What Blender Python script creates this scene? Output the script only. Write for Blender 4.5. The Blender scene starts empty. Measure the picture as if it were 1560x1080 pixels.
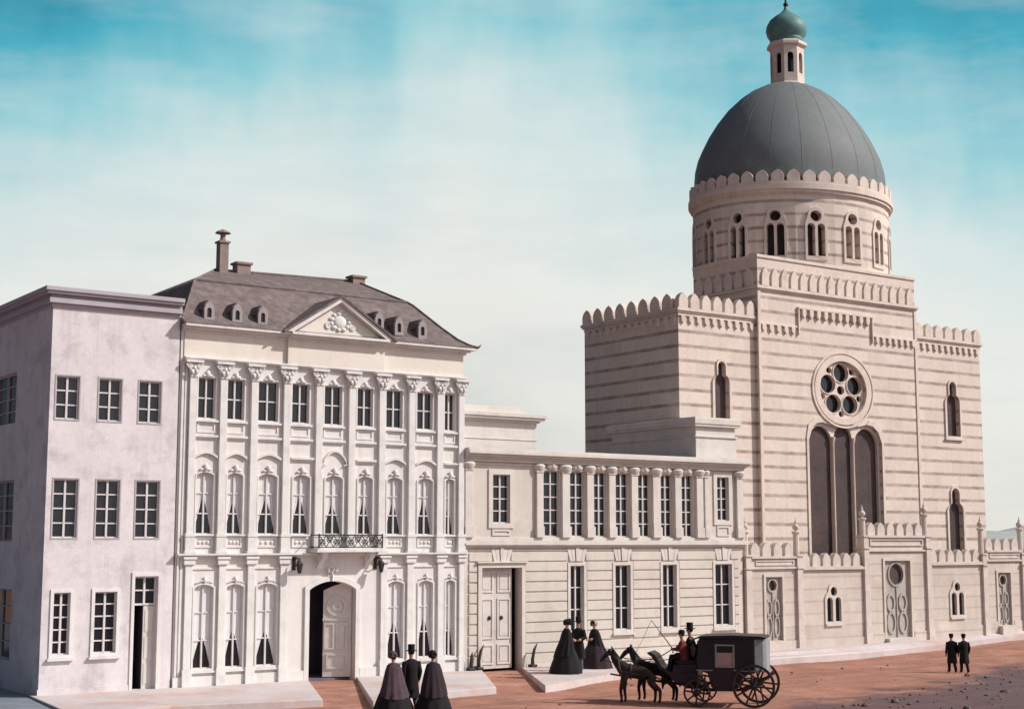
import bpy, bmesh, math, random
from mathutils import Vector, Matrix
from mathutils.geometry import tessellate_polygon
R = math.radians
rnd = random.Random(7)
SC = bpy.context.scene
COL = SC.collection

# ---------------------------------------------------------------- camera
cam_d = bpy.data.cameras.new('camera'); cam = bpy.data.objects.new('camera', cam_d); COL.objects.link(cam)
cam_d.sensor_width = 36; cam_d.lens = 51.97; cam_d.clip_end = 5000; cam_d.clip_start = .1
right = Vector((.81734313, -.5761512, 0)); up = Vector((-.07234248, -.10262693, .99208582)); back = -Vector((.57159144, .81087453, .12556163))
M = Matrix((right, up, back)).transposed().to_4x4(); M.translation = (0, -43.5, 4.4)
cam.matrix_world = M
SC.camera = cam

# ---------------------------------------------------------------- light
SUN_AZ = R(-40); SUN_EL = R(38)          # direction towards the sun, angle from +X
sd = Vector((math.cos(SUN_AZ)*math.cos(SUN_EL), math.sin(SUN_AZ)*math.cos(SUN_EL), math.sin(SUN_EL)))
sun_d = bpy.data.lights.new('sun', 'SUN'); sun = bpy.data.objects.new('sun', sun_d); COL.objects.link(sun)
sun_d.energy = 3.8; sun_d.angle = R(1.5); sun_d.color = (1, .955, .90)
sun.rotation_euler = sd.to_track_quat('Z', 'Y').to_euler(); sun.location = (60, -60, 50)
SC.view_settings.view_transform = 'Standard'; SC.view_settings.look = 'None'
SC.view_settings.exposure = .24; SC.view_settings.gamma = 1; SC.view_settings.use_curve_mapping = False

def srgb(r, g, b):
    f = lambda c: (c/255/12.92) if c/255 <= .04045 else ((c/255+.055)/1.055)**2.4
    return (f(r), f(g), f(b), 1)

def ramp_set(n, stops):
    cr = n.color_ramp
    while len(cr.elements) < len(stops): cr.elements.new(.5)
    for e, (p, c) in zip(cr.elements, stops): e.position = p; e.color = c

def make_world():
    w = bpy.data.worlds.new('World'); SC.world = w; w.use_nodes = True
    nt = w.node_tree; N = nt.nodes; L = nt.links; N.clear()
    out = N.new('ShaderNodeOutputWorld')
    sky = N.new('ShaderNodeTexSky'); sky.sky_type = 'NISHITA'; sky.sun_disc = False
    sky.sun_elevation = SUN_EL; sky.sun_rotation = math.pi/2 - SUN_AZ; sky.air_density = 1.0; sky.dust_density = 1.5
    b1 = N.new('ShaderNodeBackground'); b1.inputs[1].default_value = .05; L.new(sky.outputs[0], b1.inputs[0])
    tc = N.new('ShaderNodeTexCoord')
    sep = N.new('ShaderNodeSeparateXYZ'); L.new(tc.outputs['Generated'], sep.inputs[0])
    # drifting, streaky high cloud: noise stretched along the vertical bends the height used for the colour
    def noise(scale, loc, stretch, detail=5, rough=.55):
        mp = N.new('ShaderNodeMapping'); mp.inputs['Scale'].default_value = stretch; mp.inputs['Location'].default_value = loc
        L.new(tc.outputs['Generated'], mp.inputs[0])
        n = N.new('ShaderNodeTexNoise'); n.inputs['Scale'].default_value = scale; n.inputs['Detail'].default_value = detail
        n.inputs['Roughness'].default_value = rough; L.new(mp.outputs[0], n.inputs[0]); return n.outputs[0]
    def math_(op, a, b, c=None, clamp=False):
        m = N.new('ShaderNodeMath'); m.operation = op; m.use_clamp = clamp
        for i, v in enumerate((a, b, c)):
            if v is None: continue
            if isinstance(v, (int, float)): m.inputs[i].default_value = v
            else: L.new(v, m.inputs[i])
        return m.outputs[0]
    z = sep.outputs[2]
    n1 = noise(5.0, (0, 0, 0), (1, 1, 1.6)); n2 = noise(9.0, (3, 1, 0), (1, 1, .16), 4); n3 = noise(9, (1, 4, 2), (.6, .6, 2.6), 6, .6)
    h = math_('ADD', z, math_('MULTIPLY', math_('SUBTRACT', n1, .5), .10))
    h = math_('ADD', h, math_('MULTIPLY', math_('SUBTRACT', n2, .5), .15))
    # azimuth: the sky is paler straight down the street and deeper at both sides
    side = N.new('ShaderNodeVectorMath'); side.operation = 'DOT_PRODUCT'; L.new(tc.outputs['Generated'], side.inputs[0]); side.inputs[1].default_value = (.8173, -.576, 0)
    s = math_('SUBTRACT', side.outputs['Value'], -.06)
    h = math_('ADD', h, math_('MULTIPLY', math_('MULTIPLY', s, s), .55))
    cr = N.new('ShaderNodeValToRGB'); L.new(h, cr.inputs[0])
    ramp_set(cr, [(0, srgb(200, 206, 202)), (.10, srgb(235, 234, 227)), (.19, srgb(238, 240, 234)), (.265, srgb(212, 232, 231)),
                  (.32, srgb(150, 210, 219)), (.375, srgb(78, 177, 198)), (.44, srgb(14, 122, 152)), (1, srgb(20, 70, 105))])
    # soft grey-violet and cream cloud streaks low down
    cl = N.new('ShaderNodeValToRGB'); L.new(n3, cl.inputs[0]); ramp_set(cl, [(.42, (0, 0, 0, 1)), (.75, (1, 1, 1, 1))])
    mx = N.new('ShaderNodeMixRGB'); L.new(cr.outputs[0], mx.inputs[1]); mx.inputs[2].default_value = srgb(240, 238, 236)
    L.new(math_('MULTIPLY', cl.outputs[0], .35), mx.inputs[0])
    n4 = noise(6, (5, 2, 7), (.7, .7, 3.4), 6, .6)
    c4 = N.new('ShaderNodeValToRGB'); L.new(n4, c4.inputs[0]); ramp_set(c4, [(.48, (0, 0, 0, 1)), (.70, (1, 1, 1, 1))])
    mx4 = N.new('ShaderNodeMixRGB'); L.new(mx.outputs[0], mx4.inputs[1]); mx4.inputs[2].default_value = srgb(168, 190, 200)
    L.new(math_('MULTIPLY', c4.outputs[0], .2), mx4.inputs[0]); mx = mx4
    b2 = N.new('ShaderNodeBackground'); L.new(mx.outputs[0], b2.inputs[0]); b2.inputs[1].default_value = .86
    # bright cloud bank where the street looks, narrowed off-frame so left walls get less light
    fr = N.new('ShaderNodeVectorMath'); fr.operation = 'DOT_PRODUCT'; L.new(tc.outputs['Generated'], fr.inputs[0]); fr.inputs[1].default_value = (.574, .819, 0)
    mr = N.new('ShaderNodeMapRange'); mr.interpolation_type = 'SMOOTHSTEP'; L.new(fr.outputs['Value'], mr.inputs[0])
    mr.inputs[1].default_value = .78; mr.inputs[2].default_value = .89; mr.inputs[3].default_value = .0; mr.inputs[4].default_value = .93
    # dark slate-blue sky added out of frame to the left, dims left-facing walls
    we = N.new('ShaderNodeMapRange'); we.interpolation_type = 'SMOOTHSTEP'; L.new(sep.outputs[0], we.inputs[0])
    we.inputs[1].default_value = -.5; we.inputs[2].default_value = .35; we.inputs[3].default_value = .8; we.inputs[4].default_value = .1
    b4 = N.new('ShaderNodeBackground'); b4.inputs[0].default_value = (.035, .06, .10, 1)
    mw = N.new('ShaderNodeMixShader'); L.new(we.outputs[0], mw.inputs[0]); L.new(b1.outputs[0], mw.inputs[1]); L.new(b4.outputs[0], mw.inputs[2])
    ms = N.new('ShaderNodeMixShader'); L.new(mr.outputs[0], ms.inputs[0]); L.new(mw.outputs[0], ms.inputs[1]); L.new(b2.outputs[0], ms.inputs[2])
    # bright sky patch added behind the camera, unseen, as fill on the facades
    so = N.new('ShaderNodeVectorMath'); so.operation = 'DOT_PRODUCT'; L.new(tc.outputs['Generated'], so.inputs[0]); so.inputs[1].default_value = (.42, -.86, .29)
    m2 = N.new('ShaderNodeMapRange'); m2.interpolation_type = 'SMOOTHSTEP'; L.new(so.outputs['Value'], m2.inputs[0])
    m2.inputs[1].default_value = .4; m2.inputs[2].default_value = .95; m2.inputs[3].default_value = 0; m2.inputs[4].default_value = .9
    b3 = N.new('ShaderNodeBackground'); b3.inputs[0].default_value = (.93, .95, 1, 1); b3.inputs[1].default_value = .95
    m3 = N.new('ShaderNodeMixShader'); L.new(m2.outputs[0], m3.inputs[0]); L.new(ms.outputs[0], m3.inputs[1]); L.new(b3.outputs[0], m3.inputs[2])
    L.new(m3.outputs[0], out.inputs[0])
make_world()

# ---------------------------------------------------------------- materials
def mat(name, col, rough=.85, var=.12, scale=1.2, stain=None, bump=.15, bscale=25, streak=0, bands=None, spec=.25, metal=0, brick=None):
    m = bpy.data.materials.new(name); m.use_nodes = True
    nt = m.node_tree; N = nt.nodes; L = nt.links; N.clear()
    out = N.new('ShaderNodeOutputMaterial'); p = N.new('ShaderNodeBsdfPrincipled'); L.new(p.outputs[0], out.inputs[0])
    p.inputs['Roughness'].default_value = rough; p.inputs['Specular IOR Level'].default_value = spec; p.inputs['Metallic'].default_value = metal
    g = N.new('ShaderNodeNewGeometry'); pos = g.outputs['Position']
    def noise(sc, d=5, stretch=None, r=.6):
        n = N.new('ShaderNodeTexNoise'); n.inputs['Scale'].default_value = sc; n.inputs['Detail'].default_value = d; n.inputs['Roughness'].default_value = r
        if stretch:
            mp = N.new('ShaderNodeMapping'); mp.inputs['Scale'].default_value = stretch; L.new(pos, mp.inputs[0]); L.new(mp.outputs[0], n.inputs[0])
        else: L.new(pos, n.inputs[0])
        return n.outputs[0]
    def mr(v, a, b, c, d):
        q = N.new('ShaderNodeMapRange'); L.new(v, q.inputs[0])
        for i, x in enumerate((a, b, c, d)): q.inputs[i+1].default_value = x
        return q.outputs[0]
    def mix(fac, a, b, mode='MIX'):
        q = N.new('ShaderNodeMixRGB'); q.blend_type = mode
        for i, v in enumerate((fac, a, b)):
            if hasattr(v, 'links'): L.new(v, q.inputs[i])
            elif i == 0: q.inputs[0].default_value = v
            else: q.inputs[i].default_value = v
        return q.outputs[0]
    c = tuple(col[:3])+(1,)
    cur = c
    if brick:
        b = N.new('ShaderNodeTexBrick')
    if bands:
        bc, pitch, frac, off = bands
        sp = N.new('ShaderNodeSeparateXYZ'); L.new(pos, sp.inputs[0])
        def mth(op, a, b_):
            q = N.new('ShaderNodeMath'); q.operation = op
            for i, v in enumerate((a, b_)):
                if hasattr(v, 'links'): L.new(v, q.inputs[i])
                else: q.inputs[i].default_value = v
            return q.outputs[0]
        wob = mth('MULTIPLY', mth('SUBTRACT', noise(2.5, 3), .5), .05)
        zz = mth('ADD', mth('ADD', sp.outputs[2], off), wob)
        fr = mth('FRACT', mth('DIVIDE', zz, pitch), 0)
        tri = mth('ABSOLUTE', mth('SUBTRACT', fr, .5), 0)
        q = N.new('ShaderNodeMapRange'); q.interpolation_type = 'SMOOTHSTEP'; L.new(tri, q.inputs[0])
        q.inputs[1].default_value = frac/2-.03; q.inputs[2].default_value = frac/2+.05; q.inputs[3].default_value = 1; q.inputs[4].default_value = 0
        bf = mth('MULTIPLY', q.outputs[0], mr(noise(1.1, 4), .3, .6, .45, 1))
        row = mth('FLOOR', mth('DIVIDE', mth('ADD', sp.outputs[2], off+pitch*.5), pitch), 0)
        colm = mth('FLOOR', mth('ADD', mth('DIVIDE', mth('ADD', sp.outputs[0], sp.outputs[1]), 1.25), mth('MULTIPLY', row, .37)), 0)
        wn = N.new('ShaderNodeTexWhiteNoise'); cv = N.new('ShaderNodeCombineXYZ'); L.new(row, cv.inputs[0]); L.new(colm, cv.inputs[1]); L.new(cv.outputs[0], wn.inputs[0])
        cur = mix(mr(wn.outputs['Value'], 0, 1, 0, .42), cur, tuple(x*.74 for x in c[:3])+(1,))
        cur = mix(bf, cur, tuple(bc[:3])+(1,))
    if stain:
        scol, amt, ssc = stain
        f = mr(noise(ssc, 6, None, .65), .5, .72, 0, amt)
        cur = mix(f, cur, tuple(scol[:3])+(1,))
    v = mr(noise(scale, 6), .25, .75, 1-var, 1+var)
    cmb = N.new('ShaderNodeCombineXYZ')
    for i in range(3): L.new(v, cmb.inputs[i])
    cur = mix(1, cur, cmb.outputs[0], 'MULTIPLY')
    fine = mr(noise(scale*9, 4), .3, .7, 1-var*.5, 1+var*.5)
    cmb2 = N.new('ShaderNodeCombineXYZ')
    for i in range(3): L.new(fine, cmb2.inputs[i])
    cur = mix(1, cur, cmb2.outputs[0], 'MULTIPLY')
    if streak:
        f = mr(noise(1, 5, (3.5, 3.5, .22), .6), .52, .75, 0, streak)
        cur = mix(f, cur, tuple(x*.55 for x in c[:3])+(1,))
    L.new(cur, p.inputs['Base Color'])
    if bump:
        bp = N.new('ShaderNodeBump'); bp.inputs['Strength'].default_value = bump; bp.inputs['Distance'].default_value = .03
        L.new(noise(bscale, 4), bp.inputs['Height']); L.new(bp.outputs[0], p.inputs['Normal'])
    return m

MT = {}
MT['render'] = mat('lavender_render', (.66, .605, .615), .9, .10, .7, ((.40, .35, .37), .75, 1.2), .25, 18, .35)
MT['render_trim'] = mat('grey_render_trim', (.42, .38, .41), .85, .10, 1.2, None, .2)
MT['palace'] = mat('cream_stucco', (.69, .655, .63), .85, .06, .5, ((.56, .50, .48), .35, .8), .12, 30, .4)
MT['palace_trim'] = mat('white_stucco_trim', (.70, .67, .65), .8, .07, 1.5, ((.47, .41, .39), .45, 2.5), .12, 30, .4)
MT['attic'] = mat('warm_cream_stucco', (.71, .645, .575), .85, .06, .6, ((.62, .5, .45), .3, .8), .1, 30, .15)
MT['annex'] = mat('buff_stucco', (.60, .54, .485), .85, .08, .6, ((.45, .36, .31), .5, .9), .2, 25, .25)
MT['annex_trim'] = mat('pale_buff_trim', (.63, .58, .535), .85, .08, 1.2, ((.42, .34, .30), .35, 2), .2, 25, .2)
BAND = ((.33, .245, .215), .62, .21, .12)
MT['syn'] = mat('banded_pink_stone', (.72, .605, .53), .88, .12, .8, ((.50, .39, .34), .5, .8), .3, 12, .2, BAND)
MT['syn_trim'] = mat('pale_pink_stone', (.68, .57, .50), .85, .10, 1.3, ((.42, .31, .27), .45, 1.6), .25, 18, .2)
MT['fence'] = mat('banded_buff_stone', (.59, .51, .455), .88, .10, .9, ((.44, .33, .29), .45, 1.0), .25, 14, .25, ((.47, .37, .32), .5, .14, .3))
MT['slate'] = mat('purple_slate', (.175, .135, .128), .85, .38, 3.5, ((.26, .20, .195), .8, 2.6), .8, 22)
MT['lead'] = mat('grey_lead', (.15, .165, .17), .7, .14, .45, ((.15, .15, .135), .6, .5), .12, 8, .2, None, .4)
MT['copper'] = mat('green_copper', (.12, .24, .22), .55, .2, 2, ((.07, .12, .12), .5, 3), .1)
MT['glass'] = mat('dark_glass', (.012, .012, .016), .12, .1, 1, None, 0, 25, 0, None, .5)
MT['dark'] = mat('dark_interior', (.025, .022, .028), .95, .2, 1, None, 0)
MT['sash'] = mat('white_sash', (.62, .58, .57), .6, .08, 3, None, 0)
MT['curtain'] = mat('white_curtain', (.66, .64, .64), .95, .06, 3, None, .1, 6)
MT['door'] = mat('pale_painted_door', (.60, .55, .52), .6, .10, 2, ((.45, .38, .36), .4, 3), .1)
MT['gate'] = mat('grey_painted_gate', (.40, .36, .33), .65, .12, 2, ((.28, .24, .22), .5, 3), .1)
MT['iron'] = mat('black_iron', (.025, .02, .022), .55, .2, 5, None, 0, 25, 0, None, .4)
MT['brown'] = mat('brown_brick', (.27, .20, .18), .9, .2, 4, None, .3)
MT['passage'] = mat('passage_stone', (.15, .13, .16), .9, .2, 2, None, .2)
MT['pavement'] = mat('pale_paving', (.56, .49, .48), .9, .12, .6, ((.54, .30, .23), .9, .36), .3, 12)
MT['setts'] = mat('blue_grey_setts', (.20, .225, .26), .9, .2, 1.5, ((.13, .15, .18), .6, .6), .4, 9)
MT['bounce_absorber'] = mat('dark_bounce_absorber', (.05, .05, .035), .95, .3, 1.5, None, .3)
MT['coach'] = mat('dark_coach_paint', (.018, .014, .02), .38, .2, 3, None, 0, 25, 0, None, .4)
MT['leather'] = mat('sunlit_grey_leather', (.27, .28, .28), .6, .2, 4, None, .1)  # lightened for the sunlit carriage rear; trim and handles share it
MT['cream_blind'] = mat('pink_blind', (.42, .27, .24), .8, .1, 3, None, 0)
MT['wheelwood'] = mat('dark_wheel_wood', (.06, .035, .035), .6, .2, 6, None, 0)
MT['horse'] = mat('dark_bay_coat', (.028, .018, .015), .55, .25, 3, ((.05, .03, .024), .5, 3), 0)
MT['mane'] = mat('black_hair', (.010, .008, .008), .7, .2, 8, None, .3, 40)
MT['skin'] = mat('skin', (.48, .25, .19), .6, .05, 6, None, 0)
MT['black'] = mat('black_wool', (.013, .011, .013), .9, .3, 5, None, .2, 30)
MT['plum'] = mat('plum_cloth', (.030, .018, .024), .85, .3, 5, None, .2, 30)
MT['grey_cloth'] = mat('grey_cloth', (.11, .085, .09), .9, .2, 5, None, .2, 30)
MT['mauve'] = mat('mauve_shawl', (.075, .048, .058), .9, .25, 6, None, .2, 30)
MT['red_cloth'] = mat('red_livery', (.15, .028, .026), .8, .2, 5, None, .1)
MT['hair'] = mat('dark_brown_hair', (.02, .012, .010), .7, .2, 8, None, 0)
MT['stone'] = mat('field_stone', (.16, .11, .10), .9, .3, 5, None, .3)
MT['hill'] = mat('hazed_hill', (.42, .44, .42), .95, .15, .05, ((.30, .33, .31), .6, .08), 0)  # distance haze put into the pale base colour
MT['wood'] = mat('far_foliage', (.34, .36, .34), .95, .3, .3, None, 0)

MT['dormer'] = mat('weathered_dormer', (.34, .29, .29), .85, .15, 3, None, .2)

def ground_material():
    m = mat('red_earth', (.36, .17, .118), .95, .28, .7, ((.47, .26, .20), .7, .45), .6, 6)
    nt = m.node_tree; N = nt.nodes; L = nt.links
    p = [n for n in N if n.type == 'BSDF_PRINCIPLED'][0]
    src = p.inputs['Base Color'].links[0].from_socket
    g = N.new('ShaderNodeNewGeometry')
    def noise(sc, d, r=.65):
        n = N.new('ShaderNodeTexNoise'); n.inputs['Scale'].default_value = sc; n.inputs['Detail'].default_value = d; n.inputs['Roughness'].default_value = r
        L.new(g.outputs['Position'], n.inputs[0]); return n.outputs[0]
    # dark damp soil away from the houses, to the right of the carriage
    mp = N.new('ShaderNodeVectorMath'); mp.operation = 'DOT_PRODUCT'; L.new(g.outputs['Position'], mp.inputs[0]); mp.inputs[1].default_value = (.30, -.95, 0)
    a = N.new('ShaderNodeMath'); a.operation = 'ADD'; L.new(mp.outputs['Value'], a.inputs[0]); 
    nm = N.new('ShaderNodeMath'); nm.operation = 'MULTIPLY'; L.new(noise(.55, 6), nm.inputs[0]); nm.inputs[1].default_value = 9; L.new(nm.outputs[0], a.inputs[1])
    q = N.new('ShaderNodeMapRange'); q.interpolation_type = 'SMOOTHSTEP'; L.new(a.outputs[0], q.inputs[0])
    q.inputs[1].default_value = 25.9; q.inputs[2].default_value = 28.0; q.inputs[3].default_value = 0; q.inputs[4].default_value = .92
    dk = N.new('ShaderNodeMixRGB'); L.new(noise(2.2, 5), dk.inputs[0]); dk.inputs[1].default_value = (.05, .04, .05, 1); dk.inputs[2].default_value = (.15, .10, .11, 1)
    mx = N.new('ShaderNodeMixRGB'); L.new(q.outputs[0], mx.inputs[0]); L.new(src, mx.inputs[1]); L.new(dk.outputs[0], mx.inputs[2])
    mpr = N.new('ShaderNodeMapping'); mpr.inputs['Scale'].default_value = (.10, 2.2, 1); mpr.inputs['Rotation'].default_value = (0, 0, R(14)); L.new(g.outputs['Position'], mpr.inputs[0])
    nr = N.new('ShaderNodeTexNoise'); nr.inputs['Scale'].default_value = 1.3; nr.inputs['Detail'].default_value = 5; L.new(mpr.outputs[0], nr.inputs[0])
    qr = N.new('ShaderNodeMapRange'); L.new(nr.outputs[0], qr.inputs[0]); qr.inputs[1].default_value = .52; qr.inputs[2].default_value = .70; qr.inputs[3].default_value = 0; qr.inputs[4].default_value = .6
    mr_ = N.new('ShaderNodeMixRGB'); L.new(qr.outputs[0], mr_.inputs[0]); L.new(mx.outputs[0], mr_.inputs[1]); mr_.inputs[2].default_value = (.20, .095, .075, 1); mx = mr_
    # small dark clods everywhere
    q2 = N.new('ShaderNodeMapRange'); L.new(noise(3.2, 4, .7), q2.inputs[0]); q2.inputs[1].default_value = .62; q2.inputs[2].default_value = .70; q2.inputs[3].default_value = 0; q2.inputs[4].default_value = .75
    mx2 = N.new('ShaderNodeMixRGB'); L.new(q2.outputs[0], mx2.inputs[0]); L.new(mx.outputs[0], mx2.inputs[1]); mx2.inputs[2].default_value = (.14, .06, .05, 1)
    L.new(mx2.outputs[0], p.inputs['Base Color'])
    return m
MT['ground'] = ground_material()

# ---------------------------------------------------------------- mesh helpers
class MB:
    def __init__(s): s.v = []; s.f = []
    def add(s, vs, fs):
        o = len(s.v); s.v += [tuple(v) for v in vs]; s.f += [tuple(i+o for i in f) for f in fs]; return s
    def box(s, x0, x1, y0, y1, z0, z1):
        return s.add([(x0,y0,z0),(x1,y0,z0),(x1,y1,z0),(x0,y1,z0),(x0,y0,z1),(x1,y0,z1),(x1,y1,z1),(x0,y1,z1)],
                     [(0,3,2,1),(4,5,6,7),(0,1,5,4),(1,2,6,5),(2,3,7,6),(3,0,4,7)])
    def ext(s, outer, holes, a, b, axis='y', fn=None):
        polys = [outer]+list(holes)
        flat = [p for q in polys for p in q]; n = len(flat)
        tris = tessellate_polygon([[Vector((p[0], p[1], 0)) for p in q] for q in polys])
        if axis == 'y': P = lambda u, w, t: (u, t, w)
        elif axis == 'x': P = lambda u, w, t: (t, u, w)
        else: P = lambda u, w, t: (u, w, t)
        if fn: P0 = P; P = lambda u, w, t: fn(*P0(u, w, t))
        vs = [P(u, w, a) for u, w in flat]+[P(u, w, b) for u, w in flat]
        fs = [tuple(t) for t in tris]+[tuple(i+n for i in reversed(t)) for t in tris]
        o = 0
        for q in polys:
            k = len(q)
            for i in range(k):
                j = (i+1) % k; fs.append((o+i, o+j, o+j+n, o+i+n))
            o += k
        return s.add(vs, fs)
    def lathe(s, prof, cx, cy, n=24, sx=1, sy=1, caps=True, a0=0, fn=None):
        vs = []; fs = []; m = len(prof)
        for r, z in prof:
            for i in range(n):
                a = a0+2*math.pi*i/n; k = fn(a, z) if fn else 1
                vs.append((cx+r*k*sx*math.cos(a), cy+r*k*sy*math.sin(a), z))
        for j in range(m-1):
            for i in range(n):
                k = (i+1) % n; fs.append((j*n+i, j*n+k, (j+1)*n+k, (j+1)*n+i))
        if caps: fs.append(tuple(reversed(range(n)))); fs.append(tuple(range((m-1)*n, m*n)))
        return s.add(vs, fs)
    def tube(s, pts, rad, n=8):
        pts = [Vector(p) for p in pts]; k = len(pts)
        rs = rad if isinstance(rad, (list, tuple)) else [rad]*k
        vs = []; fs = []; ref = None
        for i, p in enumerate(pts):
            t = (pts[min(i+1, k-1)]-pts[max(i-1, 0)]).normalized()
            if ref is None: ref = t.orthogonal().normalized()
            ref = (ref-t*ref.dot(t)); ref = ref.normalized() if ref.length > 1e-6 else t.orthogonal().normalized()
            b = t.cross(ref)
            for j in range(n):
                a = 2*math.pi*j/n; vs.append(p+(ref*math.cos(a)+b*math.sin(a))*rs[i])
        for i in range(k-1):
            for j in range(n):
                q = (j+1) % n; fs.append((i*n+j, i*n+q, (i+1)*n+q, (i+1)*n+j))
        fs.append(tuple(reversed(range(n)))); fs.append(tuple(range((k-1)*n, k*n)))
        return s.add(vs, fs)
    def ball(s, c, r, n=12, m=8):
        rx, ry, rz = r if isinstance(r, (list, tuple)) else (r, r, r)
        vs = []; fs = []
        for j in range(m+1):
            t = math.pi*j/m
            for i in range(n):
                a = 2*math.pi*i/n; vs.append((c[0]+rx*math.sin(t)*math.cos(a), c[1]+ry*math.sin(t)*math.sin(a), c[2]-rz*math.cos(t)))
        for j in range(m):
            for i in range(n):
                k = (i+1) % n; fs.append((j*n+i, j*n+k, (j+1)*n+k, (j+1)*n+i))
        return s.add(vs, fs)
    def loft(s, rings, cap=True):
        n = len(rings[0]); vs = [p for r in rings for p in r]; fs = []
        for j in range(len(rings)-1):
            for i in range(n):
                k = (i+1) % n; fs.append((j*n+i, j*n+k, (j+1)*n+k, (j+1)*n+i))
        if cap: fs.append(tuple(reversed(range(n)))); fs.append(tuple(range((len(rings)-1)*n, len(rings)*n)))
        return s.add(vs, fs)
    def xf(s, fn, start=0):
        s.v[start:] = [tuple(fn(*v)) for v in s.v[start:]]; return s
    def build(s, name, m, parent=None, smooth=False, bevel=0, local=False, weld=True):
        o = Vector((0, 0, 0))
        if parent is not None and not local: o = wloc(parent)
        me = bpy.data.meshes.new(name)
        me.from_pydata([(x-o.x, y-o.y, z-o.z) for x, y, z in s.v], [], s.f)
        bm = bmesh.new(); bm.from_mesh(me)
        if weld: bmesh.ops.remove_doubles(bm, verts=bm.verts, dist=1e-5)
        bmesh.ops.recalc_face_normals(bm, faces=bm.faces)
        if smooth:
            for f in bm.faces: f.smooth = True
        bm.to_mesh(me); bm.free()
        if smooth: me.set_sharp_from_angle(angle=R(40))
        me.materials.append(m)
        ob = bpy.data.objects.new(name, me); COL.objects.link(ob)
        if parent is not None: ob.parent = parent
        if bevel:
            b = ob.modifiers.new('bevel', 'BEVEL'); b.width = bevel; b.segments = 2; b.limit_method = 'ANGLE'
        return ob

def wloc(o):
    v = Vector((0, 0, 0))
    while o is not None: v += Vector(o.location); o = o.parent
    return v

def tag(o, label=None, cat=None, group=None, kind=None):
    if label: o['label'] = label
    if cat: o['category'] = cat
    if group: o['group'] = group
    if kind: o['kind'] = kind
    return o

def thing(name, label, cat, loc, rz=0, group=None, scale=1):
    o = bpy.data.objects.new(name, None); COL.objects.link(o); o.location = loc; o.rotation_euler = (0, 0, rz); o.scale = (scale,)*3
    o.empty_display_size = .3
    return tag(o, label, cat, group)

def copy_tree(o, parent=None):
    c = o.copy(); COL.objects.link(c); c.parent = parent
    for ch in list(o.children): copy_tree(ch, c)
    return c

def op(x0, x1, z0, z1, kind='rect', e=0, n=10):
    """outline of an opening, grown by e"""
    x0 -= e; x1 += e; z0 -= e; z1 += e; w = x1-x0; cx = (x0+x1)/2
    if kind == 'rect': return [(x0, z0), (x1, z0), (x1, z1), (x0, z1)]
    pts = [(x0, z0), (x1, z0)]
    if kind == 'seg':
        rise = w*.16; rad = (w*w/4+rise*rise)/(2*rise); a = math.asin(w/2/rad)
        return pts+[(cx+rad*math.sin(a-2*a*i/n), z1-rad+rad*math.cos(a-2*a*i/n)) for i in range(n+1)]
    if kind == 'round':
        r = w/2; return pts+[(cx+r*math.cos(math.pi*i/n), z1-r+r*math.sin(math.pi*i/n)) for i in range(n+1)]
    if kind == 'lobed':                      # wide body, rounded shoulders, narrow round head
        r = w*.27; hz = z1-r; sz = z1-w*.80
        pts += [(x1, sz-w*.12), (x1-w*.05, sz), (x1-w*.14, sz+w*.08), (cx+r*.98, sz+w*.13)]
        pts += [(cx+r*math.cos(math.pi*i/n), hz+r*1.05*math.sin(math.pi*i/n)) for i in range(n+1)]
        pts += [(cx-r*.98, sz+w*.13), (x0+w*.14, sz+w*.08), (x0+w*.05, sz), (x0, sz-w*.12)]
        return pts
def circ(cx, cz, r, n=20, sx=1): return [(cx+r*sx*math.cos(2*math.pi*i/n), cz+r*math.sin(2*math.pi*i/n)) for i in range(n)]

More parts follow.
